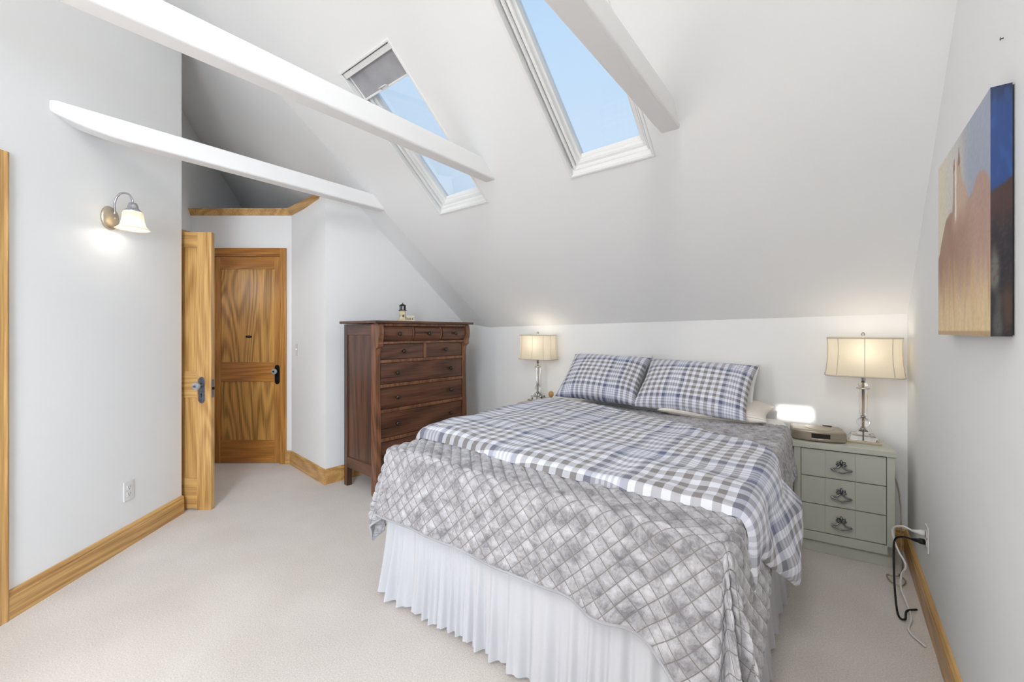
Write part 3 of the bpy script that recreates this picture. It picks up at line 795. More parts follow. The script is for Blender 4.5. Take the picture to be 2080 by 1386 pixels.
a = MB(); a.box(-.006, -.0005, yy(1) + .004, yy(0) - .004, .004, PZ1 - PZ0 - .004); a.build('stretcher', M['black'], pt)

# ================================================================== DRESSER
DX, DY, DRZ = -2.803, 1.868, math.radians(87.5)
dr = empty('dresser', (DX, DY, 0), DRZ, 'tall dark-stained wooden chest with nine drawers and scrolled front posts', 'dresser')
DWd, DDp = .955, .47
a = MB(); a.box(.03, DWd - .03, .012, DDp - .01, .15, 1.352); a.build('carcass', M['walnut_z'], dr)
a = MB(); a.box(-.035, DWd + .035, -.075, DDp + .015, 1.357, 1.378); a.build('top', M['walnut_x'], dr, bevel=.004)
a = MB(); a.box(.0, DWd, -.045, .02, 1.337, 1.357); a.build('top_rail', M['walnut_edge'], dr, bevel=.003)
post = [(.05, 1.352), (-.052, 1.352), (-.060, 1.32), (-.062, 1.28), (-.058, 1.24), (-.050, 1.215), (-.046, 1.205), (-.052, 1.198), (-.052, 1.186), (-.042, 1.174), (-.028, 1.166), (-.016, 1.150),
        (-.012, 1.10), (-.010, .95), (-.013, .80), (-.018, .60), (-.024, .42), (-.028, .30), (-.026, .22), (-.018, .165), (-.008, .125), (-.010, .105), (-.024, .085), (-.036, .060), (-.042, .035), (-.040, .012), (-.030, 0), (.030, 0), (.046, .02), (.05, .05)]
for x in (0, DWd - .046):
    a = MB(); a.prism(post, 'x', x, x + .046); a.build('front_post', M['walnut_edge'], dr, bevel=.003)
for x in (0, DWd - .045):
    a = MB(); a.box(x, x + .045, DDp - .05, DDp, 0, 1.352); a.build('rear_post', M['walnut_z'], dr, bevel=.003)
for x in (0.0, DWd - .024):
    sx = x; s = 1 if x == 0 else -1
    for z0, z1 in ((.155, .245), (1.265, 1.352)):
        a = MB(); a.box(x + .002, x + .022, .05, DDp - .05, z0, z1); a.build('side_rail', M['walnut_y'], dr, bevel=.003)
    a = MB(); a.box(x + .010, x + .018, .045, DDp - .045, .24, 1.27); a.build('side_panel', M['walnut_z'], dr)
def knob(parent, x, y, z, r=.017):
    R = Matrix.Translation((x, y, z)) @ Matrix.Rotation(math.pi / 2, 4, 'X')
    a = MB(); a.lathe([(.010, -.002), (.009, .006), (.007, .010), (.010, .014), (r, .018), (r + .001, .024), (r * .8, .030), (r * .35, .033), (0, .0335)], 16, R); a.build('knob', M['knob_dark'], parent)
I0, I1 = .050, DWd - .050
# row 1: three bulged drawers with bulged dividers
def bulge(out): return [(.02, 1.216), (-.022 - out, 1.216), (-.040 - out, 1.235), (-.050 - out, 1.262), (-.052 - out, 1.290), (-.046 - out, 1.315), (-.036 - out, 1.333), (.02, 1.333)]
sp = (I1 - I0 - .05) / 3; x = I0
for i in range(3):
    a = MB(); a.prism(bulge(0), 'x', x + .003, x + sp - .003); d = a.build('drawer', M['walnut_x'], dr, bevel=.002)
    knob(d, x + sp / 2, -.052, 1.276)
    if i < 2: a = MB(); a.prism(bulge(-.006), 'x', x + sp + .003, x + sp + .022); a.build('divider', M['walnut_edge'], dr, bevel=.002)
    x += sp + .025
def rail(z0, z1, y=-.012):
    a = MB(); a.box(I0 - .006, I1 + .006, y, .02, z0, z1); a.build('drawer_rail', M['walnut_edge'], dr, bevel=.002)
rail(1.196, 1.214, -.030); rail(1.046, 1.070); rail(.852, .878); rail(.654, .680); rail(.428, .455); rail(.160, .216, -.020)
mid = (I0 + I1) / 2
a = MB(); a.box(mid - .014, mid + .014, -.008, .02, 1.070, 1.196); a.build('divider', M['walnut_edge'], dr, bevel=.002)
for x0, x1, z0, z1, ks in ((I0, mid - .014, 1.070, 1.196, (.5,)), (mid + .014, I1, 1.070, 1.196, (.5,)), (I0, I1, .878, 1.046, (.17, .83)), (I0, I1, .680, .852, (.17, .83)), (I0, I1, .455, .654, (.17, .83)), (I0, I1, .216, .428, (.17, .83))):
    a = MB(); a.box(x0 + .003, x1 - .003, -.005, .03, z0 + .003, z1 - .003); d = a.build('drawer', M['walnut_x'], dr, bevel=.0025)
    for k in ks: knob(d, x0 + (x1 - x0) * k, -.005, (z0 + z1) / 2)

# lighthouse ornament on the dresser
DM = Matrix.Translation((DX, DY, 0)) @ Matrix.Rotation(DRZ, 4, 'Z')
q = DM @ Vector((.395, .20, 0))
lh = empty('lighthouse_ornament', (q.x, q.y, 1.378), math.radians(60), 'small cream lighthouse ornament with a black lantern on the dresser', 'ornament')
M['lh'] = plain('lighthouse_cream', (222, 208, 176), .5, var=.18, scale=90); M['lhdark'] = plain('lighthouse_black', (30, 24, 20), .4)
M['lhlamp'] = plain('lighthouse_glass', (225, 225, 220), .2)
a = MB(); a.prism([(-.05, -.04), (.11, -.04), (.115, .03), (.08, .05), (-.045, .045)], 'z', 0, .012); a.build('base', M['lh'], lh, bevel=.004)
a = MB(); a.lathe([(.034, .010), (.032, .022), (.029, .024), (.028, .060), (.030, .062), (.030, .068), (.028, .070), (.028, .094), (.030, .098)], 20); a.build('tower', M['lh'], lh)
a = MB(); a.lathe([(.030, .097), (.036, .099), (.036, .103), (.028, .104)], 20); a.build('gallery', M['lhdark'], lh)
a = MB()
for k in range(6):
    an = k * math.pi / 3; a.box(-.0035, .0035, -.0035, .0035, .103, .138, Matrix.Rotation(an, 4, 'Z') @ Matrix.Translation((.022, 0, 0)))
a.build('lantern_post', M['lhdark'], lh)
a = MB(); a.lathe([(.018, .103), (.018, .137)], 16); a.build('lantern_glass', M['lhlamp'], lh)
a = MB(); a.lathe([(.030, .136), (.031, .140), (.020, .150), (.008, .154), (.004, .158), (.003, .166), (0, .168)], 16); a.build('lantern_roof', M['lhdark'], lh)
a = MB(); a.box(-.006, .006, -.034, -.026, .040, .058); a.build('tower_window', M['lhdark'], lh, bevel=.003)
a = MB(); a.box(.030, .095, -.025, .022, .010, .040); h_ = a.build('house', M['lh'], lh)
for x in (.042, .060, .080):
    a = MB(); a.box(x - .004, x + .004, -.0262, -.0245, .018, .030); a.build('house_window', M['lhdark'], h_)
a = MB(); a.prism([(-.030, .040), (.027, .040), (.027, .044), (-.002, .056), (-.030, .044)], 'x', .027, .098); a.build('house_roof', M['lhlamp'], lh)

# ================================================================== NIGHTSTANDS
def nightstand(loc, rz, W, D, Hn, label, full=True):
    """local: front at y=0, x centred, back at y=D"""
    t = empty('nightstand', loc, rz, label, 'nightstand')
    w = W / 2; mat = M['sage'] if full else M['beige']
    a = MB(); a.box(-w - .008, w + .008, -.012, D, Hn - .032, Hn); a.build('top', mat, t, bevel=.003)
    for x in (-w, w - .034):
        a = MB(); a.box(x, x + .034, .0, D, .075, Hn - .033); a.build('side', mat, t, bevel=.002)
    a = MB(); a.box(-w + .034, w - .034, .03, D - .005, .09, Hn - .033); a.build('carcass', M['iron'] if full else mat, t)
    a = MB(); a.box(-w, w, .0, .03, .075, .125); a.build('bottom_rail', mat, t, bevel=.002)
    a = MB(); a.box(-w + .012, w - .005, .025, D - .01, 0, .078); a.build('plinth', mat, t, bevel=.002)
    if not full: return t
    z0, z1 = .128, Hn - .036; hgt = (z1 - z0) / 3; iw = W - .068
    for k in range(3):
        zz = z0 + k * hgt; xs_ = [-iw / 2 + .003, -iw / 2 + iw * .30, -iw / 2 + iw * .655, iw / 2 - .003]
        a = MB()
        poly = [(xs_[0], .004), (xs_[1] - .002, .004), (xs_[1], .006), (xs_[1] + .002, .004), (xs_[2] - .002, .004), (xs_[2], .006), (xs_[2] + .002, .004), (xs_[3], .004), (xs_[3], .028), (xs_[0], .028)]
        a.prism(poly, 'z', zz + .002, zz + hgt - .003); d = a.build('drawer', mat, t)
        hx_, hz = -.005, zz + hgt * .50
        # leaf-spray handle with a bowed bail
        a = MB()
        for i, (an, ln) in enumerate(((0, .034), (.75, .030), (-.75, .030), (1.35, .026), (-1.35, .026))):
            Rm = Matrix.Translation((hx_, -.008, hz + .004)) @ Matrix.Rotation(an, 4, 'Y')
            vs = []; 
            for s_ in range(7):
                tt = s_ / 6; wd = .0085 * math.sin(math.pi * min(1, tt * .92 + .06)) ; yv = -.004 * math.sin(math.pi * tt)
                vs += [Rm @ Vector((-wd, yv + .001, ln * tt)), Rm @ Vector((0, yv - .005, ln * tt)), Rm @ Vector((wd, yv + .001, ln * tt)), Rm @ Vector((0, yv + .004, ln * tt))]
            a.add(vs, [(4 * s_ + c_, 4 * s_ + (c_ + 1) % 4, 4 * s_ + 4 + (c_ + 1) % 4, 4 * s_ + 4 + c_) for s_ in range(6) for c_ in range(4)], True)
        a.lathe([(.008, 0), (.009, .006), (.004, .014), (0, .015)], 12, Matrix.Translation((hx_, .004, hz + .004)) @ Matrix.Rotation(math.pi / 2, 4, 'X'))
        hd = a.build('handle', M['pewter'], d)
        a = MB()
        pts = spline([(hx_ - .004, -.010, hz + .004), (hx_ - .020, -.014, hz - .012), (hx_ - .046, -.018, hz - .018), (hx_ - .020, -.024, hz - .028), (hx_, -.027, hz - .033), (hx_ + .020, -.024, hz - .028), (hx_ + .046, -.018, hz - .018), (hx_ + .020, -.014, hz - .012), (hx_ + .004, -.010, hz + .004)], 5)
        a.tube(pts, .0042, 8)
        a.lathe([(.003, -.005), (.006, 0), (.003, .005)], 10, Matrix.Translation((hx_, -.027, hz - .033)) @ Matrix.Rotation(math.pi / 2, 4, 'Y')); a.build('bail', M['pewter'], hd)
    return t
NH = .645; NRZ = math.radians(7.5)
NS = Vector((.030, 3.015, 0))
ns = nightstand(NS, NRZ, .455, .29, NH, 'sage green three-drawer nightstand beside the right wall')
ns2 = nightstand((-2.085, 3.02, 0), 0, .385, .31, NH, 'beige nightstand mostly hidden behind the far side of the bed', False)
NM = Matrix.Translation(NS) @ Matrix.Rotation(NRZ, 4, 'Z')

# ================================================================== TABLE LAMPS
def rrect(w, d, r, z, n=6):
    pts = []
    for cx, cy, a0 in ((w - r, d - r, 0), (-w + r, d - r, 90), (-w + r, -d + r, 180), (w - r, -d + r, 270)):
        for k in range(n + 1):
            an = math.radians(a0 + 90 * k / n); pts.append((cx + r * math.cos(an), cy + r * math.sin(an), z))
    return pts
def table_lamp(loc, rz, label, watts):
    t = empty('table_lamp', loc, rz, label, 'lamp', 'pair of crystal bedside lamps')
    a = MB(); a.box(-.078, .078, -.060, .060, 0, .014); a.build('base_plate', M['champagne'], t, bevel=.002)
    a = MB(); a.add([(-.070, -.052, .0145), (.070, -.052, .0145), (.070, .052, .0145), (-.070, .052, .0145), (-.052, -.038, .048), (.052, -.038, .048), (.052, .038, .048), (-.052, .038, .048)], [(3, 2, 1, 0), (4, 5, 6, 7), (0, 1, 5, 4), (1, 2, 6, 5), (2, 3, 7, 6), (3, 0, 4, 7)])
    a.build('crystal_step', M['crystal'], t, bevel=.002)
    a = MB(); a.add([(-.036, -.030, .0485), (.036, -.030, .0485), (.036, .030, .0485), (-.036, .030, .0485), (-.018, -.016, .074), (.018, -.016, .074), (.018, .016, .074), (-.018, .016, .074)], [(3, 2, 1, 0), (4, 5, 6, 7), (0, 1, 5, 4), (1, 2, 6, 5), (2, 3, 7, 6), (3, 0, 4, 7)])
    a.build('crystal_step', M['crystal'], t, bevel=.002)
    a = MB(); a.lathe([(.014, .0745), (.016, .080), (.010, .084)], 16); a.build('collar', M['chrome'], t)
    a = MB(); a.lathe([(.008, .085)] + [(.031 * math.sin(x_), .116 - .031 * math.cos(x_)) for x_ in [.28 + i * (math.pi - .56) / 8 for i in range(9)]] + [(.008, .147)], 12); a.build('crystal_ball', M['crystal'], t)
    a = MB(); a.lathe([(.012, .1475), (.014, .152), (.009, .156)], 16); a.build('collar', M['chrome'], t)
    a = MB(); a.lathe([(.014, .157), (.017, .18), (.024, .305), (.024, .312)], 8); o = a.build('crystal_column', M['crystal'], t)
    for p_ in o.data.polygons: p_.use_smooth = False
    a = MB(); a.lathe([(.030, .313), (.032, .316), (.030, .319)], 20); a.build('collar', M['chrome'], t)
    a = MB(); a.lathe([(.012, .320), (.022, .330), (.022, .340), (.012, .350)], 10); a.build('crystal_bead', M['crystal'], t)
    a = MB(); a.lathe([(.004, .012), (.004, .35)], 8); a.build('centre_rod', M['champagne'], t)
    a = MB(); a.lathe([(.011, .351), (.011, .400), (.007, .404)], 14); a.build('socket', M['chrome'], t)
    a = MB()
    for s in (-1, 1): a.tube(spline([(s * .010, 0, .395), (s * .045, 0, .42), (s * .05, 0, .50), (s * .03, 0, .58), (0, 0, .606)], 6), .0018, 6)
    a.lathe([(.003, .604), (.003, .622), (.009, .628), (.010, .636), (.005, .644), (0, .646)], 12); a.build('harp_and_finial', M['chrome'], t)
    # cut-corner bell shade
    S0, S1 = .390, .612
    def sect(tt, off=0):
        k = 1 - .085 * math.sin(math.pi * min(1, tt * .62 + .38)) if tt > 0 else 1
        k = 1.0 - .11 * (1 - (1 - tt) ** 2) + .045 * tt * tt
        return rrect(.178 * k + off, .098 * k + off, .05 * k, S0 + (S1 - S0) * tt)
    a = MB(); n = 12; rows = [sect(i / n) for i in range(n + 1)]; m = len(rows[0])
    a.add([p_ for r_ in rows for p_ in r_], [(i * m + k, i * m + (k + 1) % m, (i + 1) * m + (k + 1) % m, (i + 1) * m + k) for i in range(n) for k in range(m)], True)
    sh_ = a.build('lamp_shade', M['shade'], t)
    for tt in (0, 1):
        a = MB(); r_ = sect(tt, .0012); a.tube([Vector(p_) for p_ in r_] + [Vector(r_[0])], .0042, 6); a.build('shade_trim', M['beige'], sh_)
    for k in (0, 6, 7, 13, 14, 20, 21, 27):
        a = MB(); a.tube([Vector(sect(i / n, .0008)[k]) for i in range(n + 1)], .0016, 5); a.build('shade_seam', M['beige'], sh_)
    for sg in (-1, 1):
        a = MB(); pts = []
        for i in range(n + 1):
            r_ = sect(i / n, .0008); y_ = max(p_[1] for p_ in r_) * sg; pts.append(Vector((0, y_, r_[0][2])))
        a.tube(pts, .0016, 5); a.build('shade_seam', M['beige'], sh_)
    a = MB(); a.lathe([(.010, .404), (.012, .42), (.026, .455), (.026, .475), (.014, .50), (0, .505)], 14); a.build('bulb', M['bulb'], t)
    wl = Matrix.Translation(loc) @ Matrix.Rotation(rz, 4, 'Z') @ Vector((0, 0, .53))
    lamp_light('bedside_bulb_light', wl, watts, .085, (1, .91, .78))
    return t
lq = NM @ Vector((.121, .165, 0))
table_lamp((lq.x, lq.y - .0, NH), math.radians(2), 'lit crystal table lamp on the sage green nightstand by the clock radio', 1.0)
table_lamp((-2.20, 3.215, NH), math.radians(0), 'lit crystal table lamp on the far side of the bed near the dresser', 1.0)

# ================================================================== CLOCK RADIO
cr_p = NM @ Vector((-.104, .125, NH))
cr = empty('clock_radio', cr_p, NRZ + math.radians(2), 'champagne grey clock radio on the sage green nightstand', 'radio')
M['radio'] = plain('radio_champagne', (160, 148, 132), .35, .35)
a = MB(); prof = []
n = 20; vs = []
front = lambda x: -.078 - .030 * (1 - (x / .13) ** 2)
outl = [( -.13 + .26 * i / n, front(-.13 + .26 * i / n)) for i in range(n + 1)] + [(.132, .04), (.12, .085), (-.12, .085), (-.132, .04)]
m = len(outl)
for zz, k in ((0.004, .96), (.012, 1.0), (.056, 1.0), (.064, .97), (.066, .9)):
    vs += [(x * k, y * k, zz) for x, y in outl]
fs = [(i * m + k, i * m + (k + 1) % m, (i + 1) * m + (k + 1) % m, (i + 1) * m + k) for i in range(4) for k in range(m)] + [list(range(m))[::-1], list(range(4 * m, 5 * m))]
a.add(vs, fs); o = a.build('body', M['radio'], cr, bevel=.002)
a = MB()
for (xa, xb, z0, z1, dd, nm, mt, par) in ((-.040, .050, .024, .050, .0015, 'display', 'black', None), (-.040, .050, .016, .023, .0012, 'control_bar', 'champagne', None), (-.006, .016, .0178, .0212, .0018, 'button', 'plastic', None)):
    a = MB(); xs_ = [xa + (xb - xa) * i / 8 for i in range(9)]
    vs = [(x, front(x) - dd, z) for x in xs_ for z in (z0, z1)] + [(x, front(x) + .004, z) for x in xs_ for z in (z0, z1)]
    fs = [(2 * i, 2 * i + 2, 2 * i + 3, 2 * i + 1) for i in range(8)] + [(18 + 2 * i, 18 + 2 * i + 1, 18 + 2 * i + 3, 18 + 2 * i + 2) for i in range(8)]
    fs += [(2 * i, 18 + 2 * i, 18 + 2 * i + 2, 2 * i + 2) for i in range(8)] + [(2 * i + 1, 2 * i + 3, 18 + 2 * i + 3, 18 + 2 * i + 1) for i in range(8)] + [(0, 1, 19, 18), (16, 34, 35, 17)]
    a.add(vs, fs); a.build(nm, M[mt], cr)
a = MB(); a.lathe([(.07, .0655), (.07, .0672), (.064, .0676), (0, .0676)], 32, Matrix.Translation((.01, .0, 0))); a.build('top_disc', M['champagne'], cr)
for x in (-.1, .1):
    a = MB(); a.box(x - .01, x + .01, -.06, .06, 0, .006); a.build('foot', M['black'], cr)
rp_ = NM @ Vector((-.045, .20, NH + .0685))
rm = empty('remote_control', rp_, NRZ, 'slim remote with a dark edge lying across the back of the clock radio', 'remote')
a = MB(); a.box(-.022, .022, -.012, .012, .0, .004); a.build('case', M['black'], rm, bevel=.001)
a = MB(); a.box(-.021, .021, -.011, .011, .004, .007); a.build('face', M['plastic'], rm, bevel=.001)

# ================================================================== BED
BXL, BXR, BYF, BYH, BZ = -1.735, -.24, 1.25, 3.29, .715
BR = .055
bed = empty('bed', ((BXL + BXR) / 2, (BYF + BYH) / 2, 0), 0, 'queen bed with a white gathered skirt against the knee wall', 'bed')
ox, oy = (BXL + BXR) / 2, (BYF + BYH) / 2
a = MB(); a.box(BXL + .012 - ox, BXR - .012 - ox, BYF + .012 - oy, BYH - oy, .43, BZ - .004); a.build('mattress', M['whitecloth'], bed, bevel=.05, bseg=4)
a = MB(); a.box(BXL + .02 - ox, BXR - .02 - ox, BYF + .02 - oy, BYH - oy, .19, .43); a.build('box_spring', M['cream'], bed, bevel=.01)
for x in (BXL + .1 - ox, BXR - .1 - ox):
    for y in (BYF + .12 - oy, BYH - .1 - oy):
        a = MB(); a.lathe([(.02, 0), (.022, .02), (.03, .19)], 12, None, x, y); a.build('leg', M['black'], bed)

def drape(u, v, off, flare=.10, wave=None):
    du = u - BXR if u > BXR else (u - BXL if u < BXL else 0.0)
    dv = v - BYF if v < BYF else 0.0
    d = math.hypot(du, dv); cx = min(max(u, BXL), BXR); cy = max(v, BYF)
    if d < 1e-9: return Vector((u, v, BZ + off))
    ux, uy = du / d, dv / d
    Rr = BR + off; L_ = BR * math.pi / 2
    if d < L_:
        an = d / BR; out = Rr * math.sin(an) - BR * 0; zz = BZ - BR + Rr * math.cos(an)
        # start the bend inside the edge so that the side stands at the edge
        out = out - BR * math.sin(an) * 1.0 + BR * math.sin(an) * .35
    else:
        h = d - L_; out = Rr - BR + BR * .35 + flare * h; zz = BZ - BR - h * math.sqrt(1 - min(.6, flare) ** 2)
        if wave: out += wave(u, v, ux, uy, h)
    return Vector((cx + ux * out, cy + uy * out, zz))

# gathered skirt (part of the bed)
sk = [Vector((BXL + .0, 3.25)), Vector((BXL + .0, BYF - .0)), Vector((BXR - .0, BYF - .0)), Vector((BXR - .0, 2.92))]
def skirt_path():
    pts = []; nrm = []
    for i in range(3):
        A_, B_ = sk[i], sk[i + 1]; Ln = (B_ - A_).length; k = int(Ln / .0035); d = (B_ - A_).normalized(); nn = Vector((d.y, -d.x)) * (-1)
        nn = -nn if (A_ + nn - Vector((ox, oy))).length < (A_ - Vector((ox, oy))).length else nn
        for j in range(k):
            pts.append(A_ + d * (Ln * j / k)); nrm.append((d, i))
    return pts, nrm
pts, nrm = skirt_path(); a = MB(); rows = 12; arcl = 0; vs = []; random.seed(4)
outn = {0: Vector((-1, 0)), 1: Vector((0, -1)), 2: Vector((1, 0))}
ncol = len(pts); phases = []; ph = 0
for i, p_ in enumerate(pts):
    s_ = i * .0035
    dloc = .0035 * (2 * math.pi / .085) * max(.2, 1 + 1.1 * noise.noise((s_ * 6, 3.3, 0)) + .5 * noise.noise((s_ * 2.2, 9.1, 0)))
    ph += dloc; phases.append(ph)
corner_i = [i for i in range(1, ncol) if nrm[i][1] != nrm[i - 1][1]]
for i, p_ in enumerate(pts):
    s_ = i * .0035; n_ = outn[nrm[i][1]].copy()
    for ci in corner_i:
        w_ = (i - ci) / 28.0
        if abs(w_) < 1:
            o1, o2 = outn[nrm[ci - 1][1]], outn[nrm[ci][1]]; tt = (w_ + 1) / 2; n_ = (o1 * (1 - tt) + o2 * tt).normalized()
    amp = .95 + 1.0 * noise.noise((s_ * 5.1, 1, 4)); lean = .018 * noise.noise((s_ * 2.0, 5, 2))
    td = nrm[i][0]
    hem = .016 + .024 * noise.noise((s_ * 5, 2, 7)) + (.006 if nrm[i][1] == 1 else 0)
    for r_ in range(rows + 1):
        t_ = r_ / rows
        z_ = .44 * (1 - t_) + max(.004, hem) * t_
        wv = math.sin(phases[i] + .5 * t_ * noise.noise((s_ * 4, 8, 1))) * .5 + .5
        wv = wv ** 1.3 + .25 * math.sin(phases[i] * 2.3 + 1)
        o_ = .006 + (.006 + .024 * t_) * wv * amp + .028 * t_ * t_ * (.6 + noise.noise((s_ * 1.7, 0, 3)))
        q_ = p_ + n_ * o_ + td * lean * t_
        vs.append((q_.x - ox, q_.y - oy, z_))
m = rows + 1
a.add(vs, [(i * m + k, (i + 1) * m + k, (i + 1) * m + k + 1, i * m + k + 1) for i in range(ncol - 1) for k in range(rows)], True)
a.build('bed_skirt', M['sheer'], bed, weld=False)

# quilt
def quilt_wave(u, v, ux, uy, h):
    g = min(1, h / .25)
    phi = math.atan2(uy, ux)
    cornerness = math.sin(2 * (phi)) ** 2 if (abs(ux) > 1e-6 and abs(uy) > 1e-6) else 0
    a_ = .010 * noise.noise((u * 3.2, v * 3.2, .5)) + .006 * math.sin(u * 17 + v * 13 + 2 * noise.noise((u * 2, v * 2, 3)))
    c_ = cornerness * (.036 * math.sin(phi * 11 + .8) + .012 * math.sin(phi * 23))
    if uy < -.5:
        a_ += .020 * math.sin((u + .13) * 2 * math.pi / .26) * sst(-.95, -.55, u)
    return g * (a_ + c_) + .012 * g
QL, QR, QF = .345, .29, .335
def quilt_pos(s, t):
    u0 = (BXL - QL) + (BXR + QR - BXL + QL) * s
    qf = QF + .24 * sst(-.64, -.12, u0)
    v = (BYF - qf) + (2.97 - BYF + qf) * t
    ur = BXR + QR + .13 * sst(1.75, 1.15, v)
    u = (BXL - QL) + (ur - BXL + QL) * s
    c = .044
    p_, q_ = (u + v) / math.sqrt(2), (u - v) / math.sqrt(2)
    puff = min(abs(math.sin(math.pi * p_ / c)), abs(math.sin(math.pi * q_ / c))) ** .62
    e = min(s * 2.2, (1 - s) * 2.2, t * 2.2) / .012
    edge = min(1, e); off = .006 + .0105 * puff * edge + .003 * noise.noise((u * 6, v * 6, 1)) + .008 * noise.noise((u * 1.6, v * 1.8, 6))
    return drape(u, v, off, .11, quilt_wave), (u, v)
a = MB(); a.uv = []; ns_, nt_ = 520, 540
for i in range(ns_ + 1):
    for j in range(nt_ + 1):
        P_, uv_ = quilt_pos(i / ns_, j / nt_); P_.z = max(P_.z, .02); a.v.append(tuple(P_)); a.uv.append(uv_)
for i in range(ns_):
    for j in range(nt_):
        k = i * (nt_ + 1) + j; a.smooth.add(len(a.f)); a.f.append((k, k + nt_ + 1, k + nt_ + 2, k + 1))
ql = a.build('quilt', M['velvet'])
sd = ql.modifiers.new('thickness', 'SOLIDIFY'); sd.thickness = .006; sd.offset = -1
tag(ql, 'grey crushed velvet bedspread quilted in diamonds, draped over the bed', 'quilt')
# piped hem of the quilt
hem_pts = [quilt_pos(0, t_ / 60)[0] for t_ in range(60, -1, -1)] + [quilt_pos(s_ / 160, 0)[0] for s_ in range(1, 161)] + [quilt_pos(1, t_ / 60)[0] for t_ in range(1, 61)]
a = MB(); a.tube([Vector((p_.x, p_.y, max(p_.z, .02))) for p_ in hem_pts], .0055, 6); hm = a.build('hem_piping', M['blind'], ql)

# duvet
def duvet_uv(s, t):
    Lp = Vector((-1.86, 1.43 + 1.30 * t))
    if t < .35: Rp = Vector((.020, 1.40)).lerp(Vector((-.07, 1.52)), t / .35)
    elif t < .72: Rp = Vector((-.07, 1.52)).lerp(Vector((.13, 1.80)), sst(0, 1, (t - .35) / .37))
    else: Rp = Vector((.13, 1.80)).lerp(Vector((-.06, 2.10)), (t - .72) / .28)
    p_ = Lp.lerp(Rp, s)
    p_.y += .22 * t * math.sin(math.pi * s) + .02 * math.sin(s * 9) * (1 - t)
    return p_
def duvet_wave(u, v, ux, uy, h):
    g = min(1, h / .2)
    # deep fold between the two lobes, outward lobes on both sides
    k = math.exp(-((v - (1.50 + .0 * h)) / .035) ** 2)
    return g * (-.035 * k + .045 * math.exp(-((v - 1.80) / .16) ** 2) - .03 * math.exp(-((v - 1.42) / .05) ** 2)) + min(1, h / .06) * .07 * math.exp(-((v - 2.06) / .14) ** 2)
a = MB(); a.uv = []; ds, dt = 260, 130
def duvet_pos(s, t, lower):
    p_ = duvet_uv(s, t); u, v = p_.x, p_.y
    e = min(s * 1.95, (1 - s) * 1.95, t * 1.2, (1 - t) * 1.2) / .075; e = min(1, e); prof = math.sqrt(max(0, 1 - (1 - e) ** 2))
    lift = .014
    if lower: off = lift
    else:
        wr_ = .010 * noise.noise((u * 4, v * 5, 2)) + .007 * noise.noise((u * 11, v * 9, 8)) + .006 * math.sin(u * 5 + v * 21 + 3 * noise.noise((u * 2, v * 2, 4))) * sst(-.9, -.1, u)
        wr_ += -.004 * math.exp(-((t - .045) / .012) ** 2) * (1 if s < .8 else 0)
        off = lift + prof * (.040 + .022 * sst(-.9, -1.6, u) - .012 * sst(-.3, -.1, u) + wr_)
    return drape(u, v, off, .16, duvet_wave), (u, v)
for lower in (False, True):
    base = len(a.v)
    for i in range(ds + 1):
        for j in range(dt + 1):
            P_, uv_ = duvet_pos(i / ds, j / dt, lower); a.v.append(tuple(P_)); a.uv.append(uv_)
    for i in range(ds):
        for j in range(dt):
            k = base + i * (dt + 1) + j; q_ = (k, k + dt + 1, k + dt + 2, k + 1)
            a.smooth.add(len(a.f)); a.f.append(q_[::-1] if lower else q_)
dv_ = a.build('duvet', M['plaid'])
tag(dv_, 'blue, grey and white plaid comforter folded across the bed and hanging off its right side', 'comforter')

# pillows
def pillow(name, w, h, th, Mx, mat, label, group=None, seed=0, uvo=(0, 0), pinch=.06):
    """w x h cushion in local x,y plane, thickness th along z"""
    a = MB(); a.uv = []; n = 48
    def pos(u, v, sgn):
        x = u * w / 2 * (1 - pinch * (1 - v * v) * 0 - pinch * (1 - abs(v) ** 2.0) * abs(u) ** 3)
        y = v * h / 2 * (1 - pinch * 1.2 * (1 - abs(u) ** 2.0) * abs(v) ** 3)
        pr = (max(0, 1 - abs(u) ** 2.6) ** .55) * (max(0, 1 - abs(v) ** 2.6) ** .55)
        wr_ = 1 + .10 * noise.noise((u * 2 + seed, v * 2, seed)) + .05 * noise.noise((u * 6 + seed, v * 6, 3))
        z = sgn * (th / 2 * pr * wr_ + .003)
        z += .012 * noise.noise((u * 1.5, v * 1.5, seed + 7))
        return (x, y, z)
    for sgn in (1, -1):
        base = len(a.v)
        for i in range(n + 1):
            for j in range(n + 1):
                u, v = -1 + 2 * i / n, -1 + 2 * j / n
                a.v.append(tuple(Mx @ Vector(pos(u, v, sgn)))); a.uv.append((u * w / 2 + uvo[0], v * h / 2 + uvo[1]))
        for i in range(n):
            for j in range(n):
                k = base + i * (n + 1) + j; q_ = (k, k + n + 1, k + n + 2, k + 1)
                a.smooth.add(len(a.f)); a.f.append(q_ if sgn > 0 else q_[::-1])
    # closing rim
    rim = [(i, 0) for i in range(n)] + [(n, j) for j in range(n)] + [(i, n) for i in range(n, 0, -1)] + [(0, j) for j in range(n, 0, -1)]
    N1 = (n + 1) ** 2
    for k in range(len(rim)):
        i0, j0 = rim[k]; i1, j1 = rim[(k + 1) % len(rim)]
        p0, p1 = i0 * (n + 1) + j0, i1 * (n + 1) + j1
        a.smooth.add(len(a.f)); a.f.append((p0, p0 + N1, p1 + N1, p1))
    c = Mx.translation.copy(); a.v = [tuple(Vector(v_) - c) for v_ in a.v]
    o = a.build(name, M[mat], loc=c)
    return tag(o, label, 'pillow', group)
def lean(cx, cy, cz, ang, rz=0, roll=0):
    return Matrix.Translation((cx, cy, cz)) @ Matrix.Rotation(rz, 4, 'Z') @ Matrix.Rotation(ang, 4, 'X') @ Matrix.Rotation(roll, 4, 'Z')
LA = math.radians(43)
